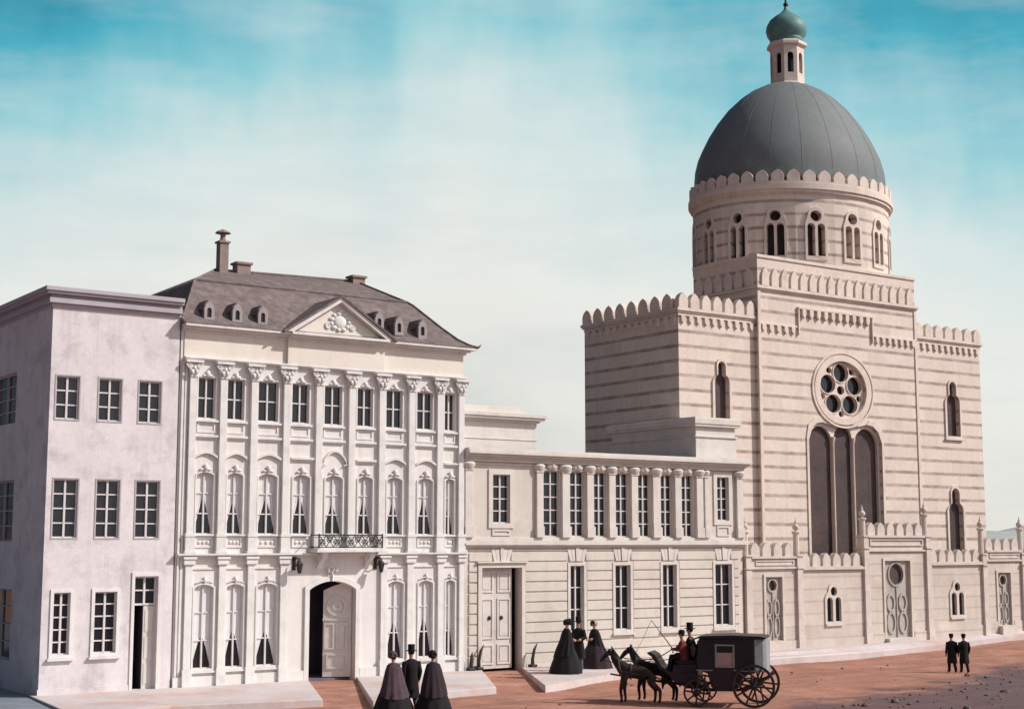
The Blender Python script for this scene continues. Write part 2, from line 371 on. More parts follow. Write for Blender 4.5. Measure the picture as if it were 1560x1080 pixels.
def window(root, x0, x1, z0, z1, y, rows=3, cols=2, kind='rect', rec=.08, bar=.035, mid=.06, curtain=False, surround=.1, sill=True,
           trim='sash', sur='palace_trim', proud=.05, name='window', head=None):
    f = MB(); cx = (x0+x1)/2
    f.ext(op(x0, x1, z0, z1, kind, .01), [op(x0, x1, z0, z1, kind, -bar)], y+rec, y+rec+.07)
    top = z1-(.12*(x1-x0) if kind != 'rect' else 0)
    for c in range(1, cols):
        xx = x0+(x1-x0)*c/cols; w = mid if (cols % 2 == 0 and c == cols//2) else .03
        f.box(xx-w/2, xx+w/2, y+rec-.012, y+rec+.055, z0+bar*.5, top)
    for r in range(1, rows):
        zz = z0+(z1-z0)*r/rows
        f.box(x0+bar*.5, x1-bar*.5, y+rec+.004, y+rec+.05, zz-.02, zz+.02)
    w = f.build(name, MT[trim], root)
    MB().ext(op(x0, x1, z0, z1, kind, .005), [], y+rec+.05, y+rec+.09).build('pane', MT['glass'], w)
    if surround:
        m = MB(); m.ext(op(x0, x1, z0, z1, kind, surround), [op(x0, x1, z0, z1, kind, .003)], y-proud, y+.012)
        if head: m.box(x0-surround-.06, x1+surround+.06, y-proud-.09, y+.01, z1+surround+.002, z1+surround+.07)
        m.build('surround', MT[sur], w)
    if sill:
        MB().box(x0-surround-.05, x1+surround+.05, y-proud-.07, y+.1, z0-surround-.07 if surround else z0-.07, z0-surround-.004 if surround else z0-.004).build('sill', MT[sur], w)
    if curtain:
        h = z1-z0; apex = z0+h*curtain; m = MB()
        for sgn in (-1, 1):
            xo = x0 if sgn < 0 else x1
            rings = []
            n = 9; cols_ = []
            zs = [z0+.02, z0+.1*h, z0+.2*h, z0+.3*h, apex-.03, apex+.02, z1-.02]
            vs = []; fs = []
            for zz in zs:
                t = max(0, min(1, (apex-zz)/(apex-z0)))
                inner = cx+sgn*(x1-x0)*.5*(t**.75) if zz < apex else cx
                for i in range(n):
                    u = i/(n-1); xx = inner+(xo-inner)*u
                    vs.append((xx, y+rec+.055-.008*math.sin(u*18+zz*.7), zz))
            for j in range(len(zs)-1):
                for i in range(n-1): fs.append((j*n+i, j*n+i+1, (j+1)*n+i+1, (j+1)*n+i))
            m.add(vs, fs)
        m.xf(lambda x, yy, z: (x, yy-.012, z))
        m.build('curtain', MT['curtain'], w, smooth=True)
    return w

# ================================================================ SETTING
def gz(x, y=0):                                     # the street climbs a little towards the right
    t = max(0, min(1, (x-45)/17)); return .4*t*t*(3-2*t)
def make_ground():
    xs = [-1500, -400, -120, -40]+[i*.8 for i in range(0, 101)]+[90, 110, 150, 250, 500, 1500]
    ys = [-400, -120, -60, -44, -36, -30]+[-26+i*.5 for i in range(0, 56)]+[5, 15, 40, 90, 200, 500, 2500]
    r = random.Random(3); v = []; f = []
    for y in ys:
        for x in xs:
            near = 0 < x < 80 and -26 <= y < 1
            v.append((x, y, -.22+gz(x)+(r.uniform(-.012, .012)+.02*math.sin(x*.9+y*.5)*math.sin(y*.7) if near else 0)))
    n = len(xs)
    for j in range(len(ys)-1):
        for i in range(n-1): f.append((j*n+i, j*n+i+1, (j+1)*n+i+1, (j+1)*n+i))
    tag(MB().add(v, f).build('road', MT['ground'], smooth=True), 'red earth street with dark damp soil at the right', 'road', kind='structure')
make_ground()
def pavement(poly, step=1.6):
    m = MB()
    dense = []
    for i, p in enumerate(poly):
        q = poly[(i+1) % len(poly)]; d = math.hypot(q[0]-p[0], q[1]-p[1]); k = max(1, int(d/step))
        for t in range(k): dense.append((p[0]+(q[0]-p[0])*t/k, p[1]+(q[1]-p[1])*t/k))
    m.ext(dense, [], -.7, 0, 'z', fn=lambda x, y, z: (x, y, z+gz(x)))
    o = m.build('pavement', MT['pavement'], bevel=.025); tag(o, kind='structure'); return o
pavement([(13.75, .32), (13.2, -4.9), (16, -4.75), (20.2, -5.55), (22.62, 0), (22.62, .32)])
pavement([(24.4, .32), (24.4, 0), (20.9, -7.2), (24.1, -5.7), (26.2, -5.5), (29.3, -.1), (29.3, .32)])
pavement([(31.08, .32), (31.08, 0), (27.7, -6.0), (32.1, -3.9), (36, -3.3), (41.2, -2.75), (50, -2.3), (62, -1.9), (78, -1.8), (78, .32)])
def side_street():
    m = MB(); m.ext([(-30, -5.2), (13.1, -5.0), (13.72, .32), (13.9, .5), (13.9, 40), (-30, 40)], [], -.7, -.06, 'z')
    tag(m.build('side_street', MT['setts'], bevel=.02), 'grey blue stone paved side street', 'street', kind='structure')
side_street()
tag(MB().box(14.2, 140, .6, 150, -.9, -.1).build('bounce_absorber', MT['bounce_absorber']), 'unseen dark ground sheet added behind the houses to cut bounced light', 'bounce_absorber', kind='structure')  # added out of view; soaks up light bounced onto the side walls
def ramp(name, poly, zs):
    m = MB(); top = [(x, y, z) for (x, y), z in zip(poly, zs)]; bot = [(x, y, -.8) for x, y in poly]; n = len(poly)
    m.add(top+bot, [tuple(range(n)), tuple(reversed(range(n, 2*n)))]+[(i, (i+1) % n, (i+1) % n+n, i+n) for i in range(n)])
    tag(m.build(name, MT['ground']), kind='structure')
ramp('driveway', [(22.5, .5), (19.7, -6.6), (20.6, -7.9), (24.6, 0), (24.6, .5)], [-.10, -.235, -.24, -.10, -.10])
ramp('driveway', [(29.2, .5), (29.2, -.1), (25.8, -6.2), (27.2, -6.9), (31.2, 0), (31.2, .5)], [-.12, -.12, -.235, -.24, -.12, -.12])
def far_hill():
    v = []; f = []; r = random.Random(11); nx = 60; ny = 5
    for j in range(ny):
        for i in range(nx):
            x = 60+i*9; y = 190+j*22
            h = (0, 7.5, 11.5, 13, 9)[j]*(.75+.25*math.sin(i*.33)+.12*math.sin(i*.9+1))
            v.append((x, y, -1+h))
    for j in range(ny-1):
        for i in range(nx-1): f.append((j*nx+i, j*nx+i+1, (j+1)*nx+i+1, (j+1)*nx+i))
    tag(MB().add(v, f).build('hill', MT['hill'], smooth=True), kind='structure')
far_hill()

# ================================================================ LEFT CORNER HOUSE
def corner_house():
    root = thing('corner_house', 'plain lavender rendered corner house with flat cornice and sash windows', 'house', (15.9, 5, 0))
    X0, X1, ZT = 13.92, 17.93, 11.4
    wins = []
    for a, b in ((14.11, 14.80), (15.41, 16.11), (16.67, 17.37)): wins.append((a, b, 8.02, 9.3, 3))
    for a, b in ((14.14, 14.87), (15.44, 16.15), (16.67, 17.41)): wins.append((a, b, 4.52, 6.24, 4))
    for a, b in ((14.27, 14.76), (15.50, 16.17)): wins.append((a, b, 1.13, 2.92, 5))
    dx0, dx1, dz = 16.72, 17.45, 3.36
    m = MB()
    m.ext([(X0, -.2), (dx0, -.2), (dx0, dz), (dx1, dz), (dx1, -.2), (X1, -.2), (X1, ZT), (X0, ZT)], [op(*w[:4]) for w in wins], 0, .35)
    side = [(3.3, 6.1, 8.1, 9.72), (3.15, 6.0, 4.42, 6.32), (2.9, 5.9, .8, 2.95), (8.0, 10.4, 8.1, 9.72), (8.0, 10.4, 4.42, 6.32), (8.0, 10.4, .8, 2.95)]
    m.ext([(.35, -.2), (12, -.2), (12, ZT), (.35, ZT)], [op(*s) for s in side], X0, X0+.35, 'x')
    m.box(X0+.35, X1, 11.65, 12, -.2, ZT); m.box(X1-.3, X1, .35, 11.65, -.2, ZT)
    m.build('wall', MT['render'], root)
    for w in wins:
        lo = w[2] < 2
        window(root, *w[:4], 0, w[4], 2, surround=.1 if lo else .045, sill=lo, sur='render_trim' if not lo else 'palace_trim', proud=.035 if lo else .015, rec=.08)
    for s in side:                      # windows of the side wall: built facing -Y, turned to face -X
        f = MB(); y0, y1, z0, z1 = s; b = .06; x = X0+.15
        f.ext(op(y0, y1, z0, z1, 'rect', .01), [op(y0, y1, z0, z1, 'rect', -b)], x, x+.07, 'x')
        f.box(x-.01, x+.05, (y0+y1)/2-.04, (y0+y1)/2+.04, z0, z1)
        for k in (1, 2, 3): f.box(x+.004, x+.045, y0, y1, z0+(z1-z0)*k/4-.02, z0+(z1-z0)*k/4+.02)
        w = f.build('window', MT['render_trim'], root)
        MB().ext(op(y0, y1, z0, z1, 'rect', .005), [], x+.05, x+.09, 'x').build('pane', MT['glass'], w)
    # door: open dark left half, closed right leaf, four light fanlight above
    d = MB(); d.ext(op(dx0, dx1, 2.5, dz, 'rect', .01), [op(dx0, dx1, 2.5, dz, 'rect', -.05)], .15, .23)
    d.box(17.05, 17.11, .14, .22, 2.5, dz); d.box(dx0, dx1, .155, .21, 2.92, 2.96)
    d.box(dx0-.01, dx0+.04, .15, .3, -.2, 2.5); d.box(dx1-.04, dx1+.01, .15, .3, -.2, 2.5)
    dr = d.build('door', MT['sash'], root)
    MB().box(dx0, dx1, .2, .24, 2.5, dz).build('pane', MT['glass'], dr)
    l = MB(); l.box(17.08, dx1-.04, .17, .22, -.02, 2.47)
    for z0, z1 in ((.15, .75), (.9, 1.55), (1.7, 2.35)): l.box(17.13, dx1-.09, .155, .18, z0, z1)
    l.build('door_leaf', MT['door'], dr)
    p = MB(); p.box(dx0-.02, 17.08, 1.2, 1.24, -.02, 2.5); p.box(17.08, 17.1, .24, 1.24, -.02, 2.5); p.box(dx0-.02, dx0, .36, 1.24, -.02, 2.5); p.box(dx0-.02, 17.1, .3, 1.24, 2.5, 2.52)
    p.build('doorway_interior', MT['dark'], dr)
    MB().ext([(dx0-.1, -.15), (dx0-.004, -.15), (dx0-.004, dz+.004), (dx1+.004, dz+.004), (dx1+.004, -.15), (dx1+.1, -.15), (dx1+.1, dz+.12), (dx0-.1, dz+.12)], [], -.035, .01).build('surround', MT['palace_trim'], dr)
    c = MB()
    for o, z0, z1 in ((.06, 11.36, 11.46), (.16, 11.46, 11.62), (.10, 11.62, 11.72), (.26, 11.72, 11.80), (.32, 11.80, 11.93)):
        c.box(X0-o, X1+.02, -o, 12+o, z0, z1)
    c.build('cornice', MT['render_trim'], root, bevel=.015)
    r = MB(); r.add([(X0-.3, -.3, 11.93), (X1, -.3, 11.93), (X1, 12.2, 11.93), (X0-.3, 12.2, 11.93), (X0+1.8, 6, 12.35), (X1, 6, 12.35)], [(0, 1, 5, 4), (2, 3, 4, 5), (3, 0, 4), (1, 2, 5)])
    r.build('roof', MT['slate'], root)
    MB().box(X0-.04, dx0-.12, -.035, .01, -.2, .16).build('plinth', MT['render'], root)
corner_house()

# ================================================================ BAROQUE PALACE
def scroll(m, cx, cz, r, y0, y1, sgn=1, th=.028):
    pts = []
    for i in range(22):
        a = i/21*2.0*2*math.pi; rr = r*(1-i/21*.85); pts.append((cx+sgn*rr*math.cos(a), (y0+y1)/2, cz+rr*math.sin(a)))
    m.tube(pts, th, 5)
def palace():
    root = thing('palace', 'cream stucco palace with tall pilasters, pediment and dark mansard roof', 'palace', (23.3, 5, 0))
    X0, X1 = 17.98, 28.55
    top = [(18.58,19.19),(19.54,20.18),(20.63,21.38),(21.85,22.50),(23.04,23.72),(24.28,24.90),(25.40,26.07),(26.63,27.29),(27.76,28.21)]
    mid = [(18.57,19.22),(19.61,20.22),(20.68,21.42),(21.91,22.60),(23.09,23.81),(24.32,24.95),(25.44,26.11),(26.66,27.34),(27.78,28.23)]
    low = [(18.59,19.31),(19.66,20.33),(20.72,21.50),(25.51,26.20),(26.72,27.37),(27.81,28.27)]
    sh = lambda a, b, k=.045: (a+k, b-k)
    holes = [op(*sh(a, b, .015), 8.25, 9.54) for a, b in top]+[op(*sh(a, b), 4.64, 6.56, 'seg') for a, b in mid]+[op(*sh(a, b), .52, 3.08, 'seg') for a, b in low]
    px0, px1, pz = 22.6, 24.3, 3.12
    po = op(px0, px1, -.25, pz, 'seg', 0, 14)
    outer = [(X0, -.25), (px0, -.25)]+[p for p in reversed(po[2:])]+[(px1, -.25), (X1, -.25), (X1, 11.0), (X0, 11.0)]
    m = MB(); m.ext(outer, holes, 0, .35)
    m.box(X0, X0+.35, .35, 11, -.25, 11); m.box(X1-.35, X1, .35, 11, -.25, 11); m.box(X0+.35, X1-.35, 10.65, 11, -.25, 11)
    m.build('wall', MT['palace'], root)
    # attic storey, slightly proud in the three middle bays
    a = MB(); a.box(X0+.1, 21.62, -.03, .01, 10.16, 10.96); a.box(21.62, 25.25, -.15, .01, 10.16, 10.96); a.box(25.25, X1-.02, -.03, .01, 10.16, 10.96)
    a.build('attic_band', MT['attic'], root)
    c = MB()
    for o, z0, z1 in ((.07, 10.06, 10.10), (.12, 10.10, 10.16)): c.box(X0+.1, X1+o*.5, -o-.04, .012, z0, z1)
    for o, z0, z1 in ((.08, 10.962, 11.03), (.2, 11.03, 11.1), (.36, 11.1, 11.19)):
        c.box(X0, X1+o, -o, .3, z0, z1); c.box(21.6, 25.27, -o-.13, -o+.02, z0+.002, z1-.002)
    c.box(X0, X1+.36, .3, 11.4, 11.0, 11.185)
    c.build('cornice', MT['palace_trim'], root, bevel=.012)
    for (x0, x1) in top:
        x0, x1 = sh(x0, x1, .015); w = window(root, x0, x1, 8.25, 9.54, 0, 2, 2, 'rect', .075, .03, .05, surround=.045, sill=True, proud=.03)
        k = MB(); cx = (x0+x1)/2; k.ball((cx, -.05, 9.66), (.085, .07, .11), 10, 6); k.ball((cx-.1, -.03, 9.60), (.08, .05, .05), 8, 5); k.ball((cx+.1, -.03, 9.60), (.08, .05, .05), 8, 5)
        k.build('keystone', MT['palace_trim'], w, smooth=True)
        sp = MB()
        sp.ext(op(x0-.02, x1+.02, 7.80, 8.12), [op(x0+.04, x1-.04, 7.86, 8.06)], -.03, .012)
        sp.box(x0-.12, x1+.12, -.10, .012, 7.66, 7.73); sp.box(x0-.08, x1+.08, -.06, .012, 7.61, 7.66)
        sp.build('apron', MT['palace_trim'], w)
    hood = ['arc', 'arc', 'arc', 'flat', 'scroll', 'flat', 'arc', 'arc', 'flat']
    for i, (x0, x1) in enumerate(mid):
        x0, x1 = sh(x0, x1); cx = (x0+x1)/2; w = window(root, x0, x1, 4.64, 6.56, 0, 3, 2, 'seg', .075, .03, .05, curtain=(.62, .55, .6, .66, .52, .6, .57, .64, .5)[i], surround=.05, sill=False, proud=.04)
        k = MB(); k.ball((cx, -.06, 6.72), (.08, .07, .12), 10, 6); k.ball((cx-.12, -.03, 6.65), (.09, .05, .05), 8, 5); k.ball((cx+.12, -.03, 6.65), (.09, .05, .05), 8, 5)
        k.build('keystone', MT['palace_trim'], w, smooth=True)
        h = MB(); hw = (x1-x0)/2+.1
        if hood[i] == 'flat': h.box(cx-hw, cx+hw, -.11, .012, 7.06, 7.13); h.box(cx-hw+.04, cx+hw-.04, -.06, .012, 7.0, 7.06)
        else:
            rise = .15 if hood[i] == 'arc' else .34
            n = 14; pt = [(cx-hw+2*hw*t/n, 7.0+rise*math.sin(math.pi*t/n)**(1 if hood[i] == 'arc' else .8)) for t in range(n+1)]
            h.ext(pt+[(x, z+.075) for x, z in reversed(pt)], [], -.10, .012)
            if hood[i] == 'scroll': h.tube([(cx-hw, -.05, 7.03), (cx-hw-.02, -.07, 6.93), (cx-hw+.08, -.06, 6.9)], .03, 6); h.tube([(cx+hw, -.05, 7.03), (cx+hw+.02, -.07, 6.93), (cx+hw-.08, -.06, 6.9)], .03, 6)
        h.build('hood_mould', MT['palace_trim'], w)
        if i < 4 or i > 5:
            b = MB(); b.ext(op(x0-.02, x1+.02, 4.22, 4.55), [op(x0+.05, x1-.05, 4.28, 4.49)], -.035, .012)
            for q in range(3): b.ball((x0+.14+(x1-x0-.28)*q/2, -.012, 4.385), (.06, .04, .06), 8, 5)
            b.build('apron', MT['palace_trim'], w)
    for i, (x0, x1) in enumerate(low):
        x0, x1 = sh(x0, x1); cx = (x0+x1)/2; w = window(root, x0, x1, .52, 3.08, 0, 3, 2, 'seg', .075, .03, .05, curtain=(.40, .46, .43, .5, .56, .48)[i], surround=.055, sill=True, proud=.04)
        k = MB(); k.ball((cx, -.05, 3.23), (.06, .06, .11), 10, 6); k.tube([(cx-.28, -.03, 3.13), (cx-.12, -.06, 3.2), (cx+.12, -.06, 3.2), (cx+.28, -.03, 3.13)], .022, 6)
        k.build('keystone', MT['palace_trim'], w, smooth=True)
    # giant order with composite capitals
    ux = [18.38, 19.42, 20.49, 21.64, 22.82, 24.05, 25.22, 26.39, 27.54, 28.42]
    for i, x in enumerate(ux):
        hw = .125 if i not in (0, 9) else .115; p = MB()
        p.box(x-hw, x+hw, -.13, .012, 4.66, 9.52)
        p.box(x-hw-.05, x+hw+.05, -.19, .012, 4.55, 4.66); p.box(x-hw-.04, x+hw+.04, -.17, .012, 4.12, 4.55); p.box(x-hw-.08, x+hw+.08, -.22, .012, 4.04, 4.12)
        o = p.build('pilaster', MT['palace_trim'], root, bevel=.012)
        k = MB(); k.box(x-hw-.02, x+hw+.02, -.16, .012, 9.521, 9.57)
        k.ext([(x-hw, 9.571), (x+hw, 9.571), (x+hw+.07, 9.95), (x-hw-.07, 9.95)], [], -.15, .012)
        for sg in (-1, 1):
            scroll(k, x+sg*(hw+.06), 9.88, .10, -.2, -.14, sg, .024)
            k.ball((x+sg*.07, -.2, 9.68), (.055, .05, .09), 8, 5); k.tube([(x+sg*.05, -.2, 9.6), (x+sg*.13, -.23, 9.72), (x+sg*.17, -.2, 9.78)], [.03, .03, .015], 6)
        k.ball((x, -.21, 9.8), (.06, .05, .08), 8, 5)
        k.box(x-hw-.17, x+hw+.17, -.24, .012, 9.975, 10.055)
        k.build('capital', MT['palace_trim'], o, smooth=True)
    lx = [18.40, 19.52, 20.50, 21.64, 25.35, 26.38, 27.60, 28.45]
    for i, x in enumerate(lx):
        hw = .12 if x < 28 else .095; p = MB()
        p.box(x-hw, x+hw, -.11, .012, .52, 3.66); p.box(x-hw-.04, x+hw+.04, -.16, .012, -.2, .52)
        o = p.build('pilaster', MT['palace_trim'], root, bevel=.012)
        k = MB(); k.box(x-hw-.03, x+hw+.03, -.14, .012, 3.661, 3.70); k.box(x-hw-.07, x+hw+.07, -.17, .012, 3.70, 3.86); k.box(x-hw-.10, x+hw+.10, -.21, .012, 3.86, 3.935)
        k.build('capital', MT['palace_trim'], o, bevel=.01)
    s = MB()
    s.box(X0, X1+.08, -.14, .012, 3.94, 3.985); s.box(X0, X1+.12, -.24, .012, 3.985, 4.04)
    s.box(X0+.15, 21.5, -.045, .012, 3.55, 3.6); s.box(25.5, X1-.05, -.045, .012, 3.55, 3.6)
    s.box(X0+.2, 22.5, -.10, .012, 4.58, 4.625); s.box(25.1, X1-.03, -.10, .012, 4.58, 4.625)
    s.build('string_course', MT['palace_trim'], root)
    q = MB(); q.box(X0, px0-.18, -.07, .012, -.22, .30); q.box(px1+.18, X1, -.07, .012, -.22, .30)
    q.build('plinth', MT['palace'], root)
    for xx in (18.06, 18.17): MB().box(xx-.035, xx+.035, -.05, .012, .31, 9.98).build('corner_strip', MT['palace_trim'], root)
    # portal
    d = MB()
    gi = op(px0, px1, -.25, pz, 'seg', .004, 14); go = op(px0, px1, -.25, pz, 'seg', .17, 14)
    d.ext([(px0-.17, -.2), (px0-.004, -.2)]+[p for p in reversed(gi[2:])]+[(px1+.004, -.2), (px1+.17, -.2)]+go[2:], [], -.07, .012)
    po_ = d.build('portal', MT['palace_trim'], root, bevel=.015)
    k = MB(); cx = (px0+px1)/2-.05
    k.tube([(cx-.14, -.1, 3.42), (cx-.16, -.14, 3.56), (cx-.02, -.16, 3.62), (cx+.02, -.14, 3.5), (cx-.04, -.12, 3.42), (cx, -.1, 3.3), (cx, -.08, 3.12)], .04, 6)
    k.ball((cx+.15, -.1, 3.5), (.07, .05, .10), 8, 5)
    k.build('cartouche', MT['palace_trim'], po_, smooth=True)
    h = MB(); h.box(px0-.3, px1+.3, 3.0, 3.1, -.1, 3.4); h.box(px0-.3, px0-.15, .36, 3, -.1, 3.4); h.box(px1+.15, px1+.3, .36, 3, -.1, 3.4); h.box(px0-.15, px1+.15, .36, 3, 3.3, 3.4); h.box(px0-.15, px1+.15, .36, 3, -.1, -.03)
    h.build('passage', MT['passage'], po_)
    # right-hand leaf, hinged at the right jamb and swung a little inwards
    lf = MB(); W = .93; H = 3.08
    arc = [(W*t/8, 2.80+.26*math.sin(math.pi/2*(1-t/8)**.9)) for t in range(9)]
    lf.ext([(0, 0), (W, 0)]+list(reversed(arc)), [], 0, .06)
    lf.ext(op(.14, .82, .25, .75), [op(.2, .76, .31, .69)], -.03, .01); lf.ext(op(.14, .5, .88, 1.75), [op(.2, .44, .94, 1.69)], -.03, .01)
    lf.ext(op(.56, .9, .88, 1.75), [op(.62, .84, .94, 1.69)], -.03, .01)
    lf.box(.12, .95, -.04, .01, 1.82, 1.87); lf.ext(circ(.5, 2.3, .33), [circ(.5, 2.3, .25)], -.03, .01); lf.ext(circ(.5, 2.3, .14), [circ(.5, 2.3, .08)], -.03, .01)
    ca, sa = math.cos(R(26)), math.sin(R(26))
    lf.xf(lambda x, y, z: (px1-.03-(x*ca)+y*sa, .16+x*sa+y*ca, z+.0))
    lf.build('door_leaf', MT['door'], po_)
    # balcony
    b = MB(); b.box(22.55, 25.08, -.62, .01, 4.06, 4.14); b.box(22.6, 25.03, -.56, .01, 4.14, 4.20)
    for x in (22.95, 24.7): b.ext([(0, 4.058), (-.5, 4.058), (-.46, 3.9), (-.15, 3.7), (0, 3.5)], [], x-.09, x+.09, 'x')
    bl = b.build('balcony', MT['palace_trim'], root, bevel=.01)
    r = MB(); y = -.56
    r.tube([(22.64, y, 4.62), (25.0, y, 4.62)], .022, 6); r.tube([(22.64, y, 4.23), (25.0, y, 4.23)], .018, 6)
    for xx in (22.64, 25.0): r.tube([(xx, y, 4.62), (xx, 0, 4.62)], .02, 6); r.tube([(xx, y, 4.23), (xx, 0, 4.23)], .018, 6); r.tube([(xx, y, 4.2), (xx, y, 4.66)], .024, 6)
    for i in range(9):
        cx = 22.64+.131+i*.262
        scroll(r, cx-.01, 4.42+(.05 if i % 2 else -.05), .125, y, y, 1 if i % 2 else -1, .017)
        r.tube([(cx-.13, y, 4.23), (cx-.05, y, 4.36), (cx+.06, y, 4.48), (cx+.13, y, 4.62)], .014, 5)
        r.tube([(cx+.13, y, 4.23), (cx+.07, y, 4.33), (cx-.06, y, 4.52), (cx-.13, y, 4.62)], .014, 5)
    r.build('railing', MT['iron'], bl, smooth=True)
    # roof: bell-cast lower slope, break, shallow upper slope
    prof = [(-.38, 11.19), (-.16, 11.28), (.2, 11.5), (.75, 11.92), (1.35, 12.42), (1.9, 12.88), (2.1, 13.0)]
    xl, xr, yb, yt = X0+.02, X1, -0, 11.0
    rings = []
    for o, z in prof:
        lo = max(o, -.12)*.6; ro = o*.5 if o > 0 else o; rings.append([(xl+lo, yb+o, z), (xr-ro, yb+o, z), (xr-ro, yt-o, z), (xl+lo, yt-o, z)])
    g = MB(); g.loft(rings, False)
    e = rings[-1]; rl, rr = (21.45, 5.5, 14.08), (27.25, 5.5, 14.24)
    g.add(list(e)+[rl, rr], [(0, 1, 5, 4), (1, 2, 5), (2, 3, 4, 5), (3, 0, 4)])
    rf = g.build('roof', MT['slate'], root)
    t = MB(); t.tube([Vector(e[0])+Vector((0, 0, .03)), Vector(e[1])+Vector((0, 0, .03))], .05, 6); t.tube([Vector(rl)+Vector((0, 0, .02)), Vector(rr)+Vector((0, 0, .02))], .06, 6)
    for a_, b_ in ((e[0], rl), (e[1], rr)): t.tube([Vector(a_)+Vector((0, 0, .02)), Vector(b_)+Vector((0, 0, .02))], .045, 6)
    for k_ in (0, 1): t.tube([Vector(q_[k_])+Vector((0, 0, .02)) for q_ in rings], .04, 6)
    t.build('roof_ridge', MT['slate'], rf)
    f = MB(); f.tube([(28.88, -.33, 11.2), (28.98, -.38, 11.24), (29.04, -.4, 11.32)], [.06, .04, .015], 6); f.build('finial', MT['slate'], rf)
    for (x, y, z0, z1, w) in ((21.6, 5.2, 13.5, 15.35, .165),):
        k = MB(); k.box(x-w, x+w, y-w, y+w, z0, z1-.32); k.box(x-w-.05, x+w+.05, y-w-.05, y+w+.05, z1-.319, z1-.25); k.lathe([(w*.8, z1-.249), (w*.55, z1-.1), (w*.6, z1+.0)], x, y, 10)
        k.lathe([(w*1.75, z1+.05), (w*1.5, z1+.10), (.03, z1+.2)], x, y, 10); k.box(x-.03, x+.03, y-.03, y+.03, z1-.01, z1+.06)
        k.build('chimney', MT['brown'], rf)
    for (x, y) in ((22.45, 5.4), (27.2, 5.4)):
        k = MB(); k.box(x-.26, x+.26, y-.22, y+.22, 13.6, 14.36); k.box(x-.32, x+.32, y-.28, y+.28, 14.361, 14.44); k.build('chimney', MT['brown'], rf)
    # dormers with little arched fronts
    for x, z in ((18.93, 11.46), (19.9, 11.46), (20.8, 11.46), (25.16, 11.66), (25.95, 11.56), (26.9, 11.52)):
        yy = .12; k = MB(); w = .17
        fr = [(x-w, z-.1), (x+w, z-.1), (x+w, z+.3), (x+w*.7, z+.45), (x, z+.56), (x-w*.7, z+.45), (x-w, z+.3)]
        k.ext(fr, [op(x-.075, x+.075, z+.02, z+.33, 'round')], yy-.05, yy+.06)
        dm = k.build('dormer', MT['dormer'], root)
        MB().ext(op(x-.07, x+.07, z+.01, z+.33, 'round'), [], yy+.02, yy+.04).build('pane', MT['glass'], dm)
        k = MB(); fr2 = [(x-w-.03, z+.27), (x+w+.03, z+.27), (x+w*.8, z+.46), (x, z+.60), (x-w*.8, z+.46)]
        k.ext(fr2, [], yy-.02+.081, yy+1.0); k.box(x-w+.01, x+w-.01, yy+.062, yy+.8, z-.1, z+.269); k.build('dormer_roof', MT['slate'], dm)
    # pediment and the cross gable behind it
    bx0, bx1, az = 21.55, 25.3, 12.50; cx = (bx0+bx1)/2; y0 = -.30
    g = MB(); g.ext([(bx0+.15, 11.19), (bx1-.15, 11.19), (cx, az-.16)], [], y0+.1, y0+.3)
    pd = g.build('pediment', MT['attic'], root)
    g = MB()
    for (x0, x1) in ((bx0-.12, cx), (bx1+.12, cx)):
        dx = .16 if x1 > x0 else -.16
        g.ext([(x0, 11.195), (x0+dx*1.5, 11.195), (x1, az-.17), (x1, az-.03)], [], y0-.14, y0+.12)
    g.build('raking_cornice', MT['palace_trim'], pd)
    g = MB()
    for sg in (-1, 1):
        hw = (bx1-bx0)/2+.25
        g.ext([(cx, az+.04), (cx+sg*hw, 11.21), (cx+sg*hw, 11.13), (cx, az-.03)], [], y0-.2, 2.2)
    g.build('gable_roof', MT['slate'], pd)
    g = MB(); c0 = (cx+.05, y0+.08, 11.68)
    g.ball(c0, (.24, .07, .22), 14, 8)
    for i in range(11):
        a = i/11*2*math.pi; g.ball((c0[0]+.33*math.cos(a), y0+.08, c0[2]+.27*math.sin(a)), (.085+.03*(i % 2), .06, .075), 8, 5)
    scroll(g, c0[0]-.45, 11.52, .12, y0+.07, y0+.09, 1, .035); scroll(g, c0[0]+.47, 11.52, .12, y0+.07, y0+.09, -1, .035)
    g.ball((c0[0], y0+.08, 12.02), (.12, .07, .10), 8, 6)
    g.build('relief', MT['palace_trim'], pd, smooth=True)
palace()
def wall_lantern(x, label):
    t = thing('wall_lantern', label, 'lantern', (x, 0, 3.85), 0, 'lanterns beside the arched portal')
    m = MB(); m.tube([(0, 0, -.05), (0, -.22, .03), (.02, -.40, .0), (0, -.42, -.1)], .025, 6); m.tube([(0, -.02, -.3), (.0, -.2, -.2), (0, -.32, -.02)], .018, 6); m.box(-.06, .06, -.03, .0, -.36, .06)
    m.build('bracket', MT['iron'], t, local=True)
    m = MB(); m.lathe([(.05, -.46), (.07, -.42), (.12, -.18), (.14, -.16), (.06, -.08), (.02, -.05)], 0, -.42, 6)
    m.build('lamp', MT['iron'], t, local=True)
wall_lantern(22.03, 'iron wall lantern on the left of the arched palace doorway')
wall_lantern(25.05, 'iron wall lantern on the right of the arched palace doorway')

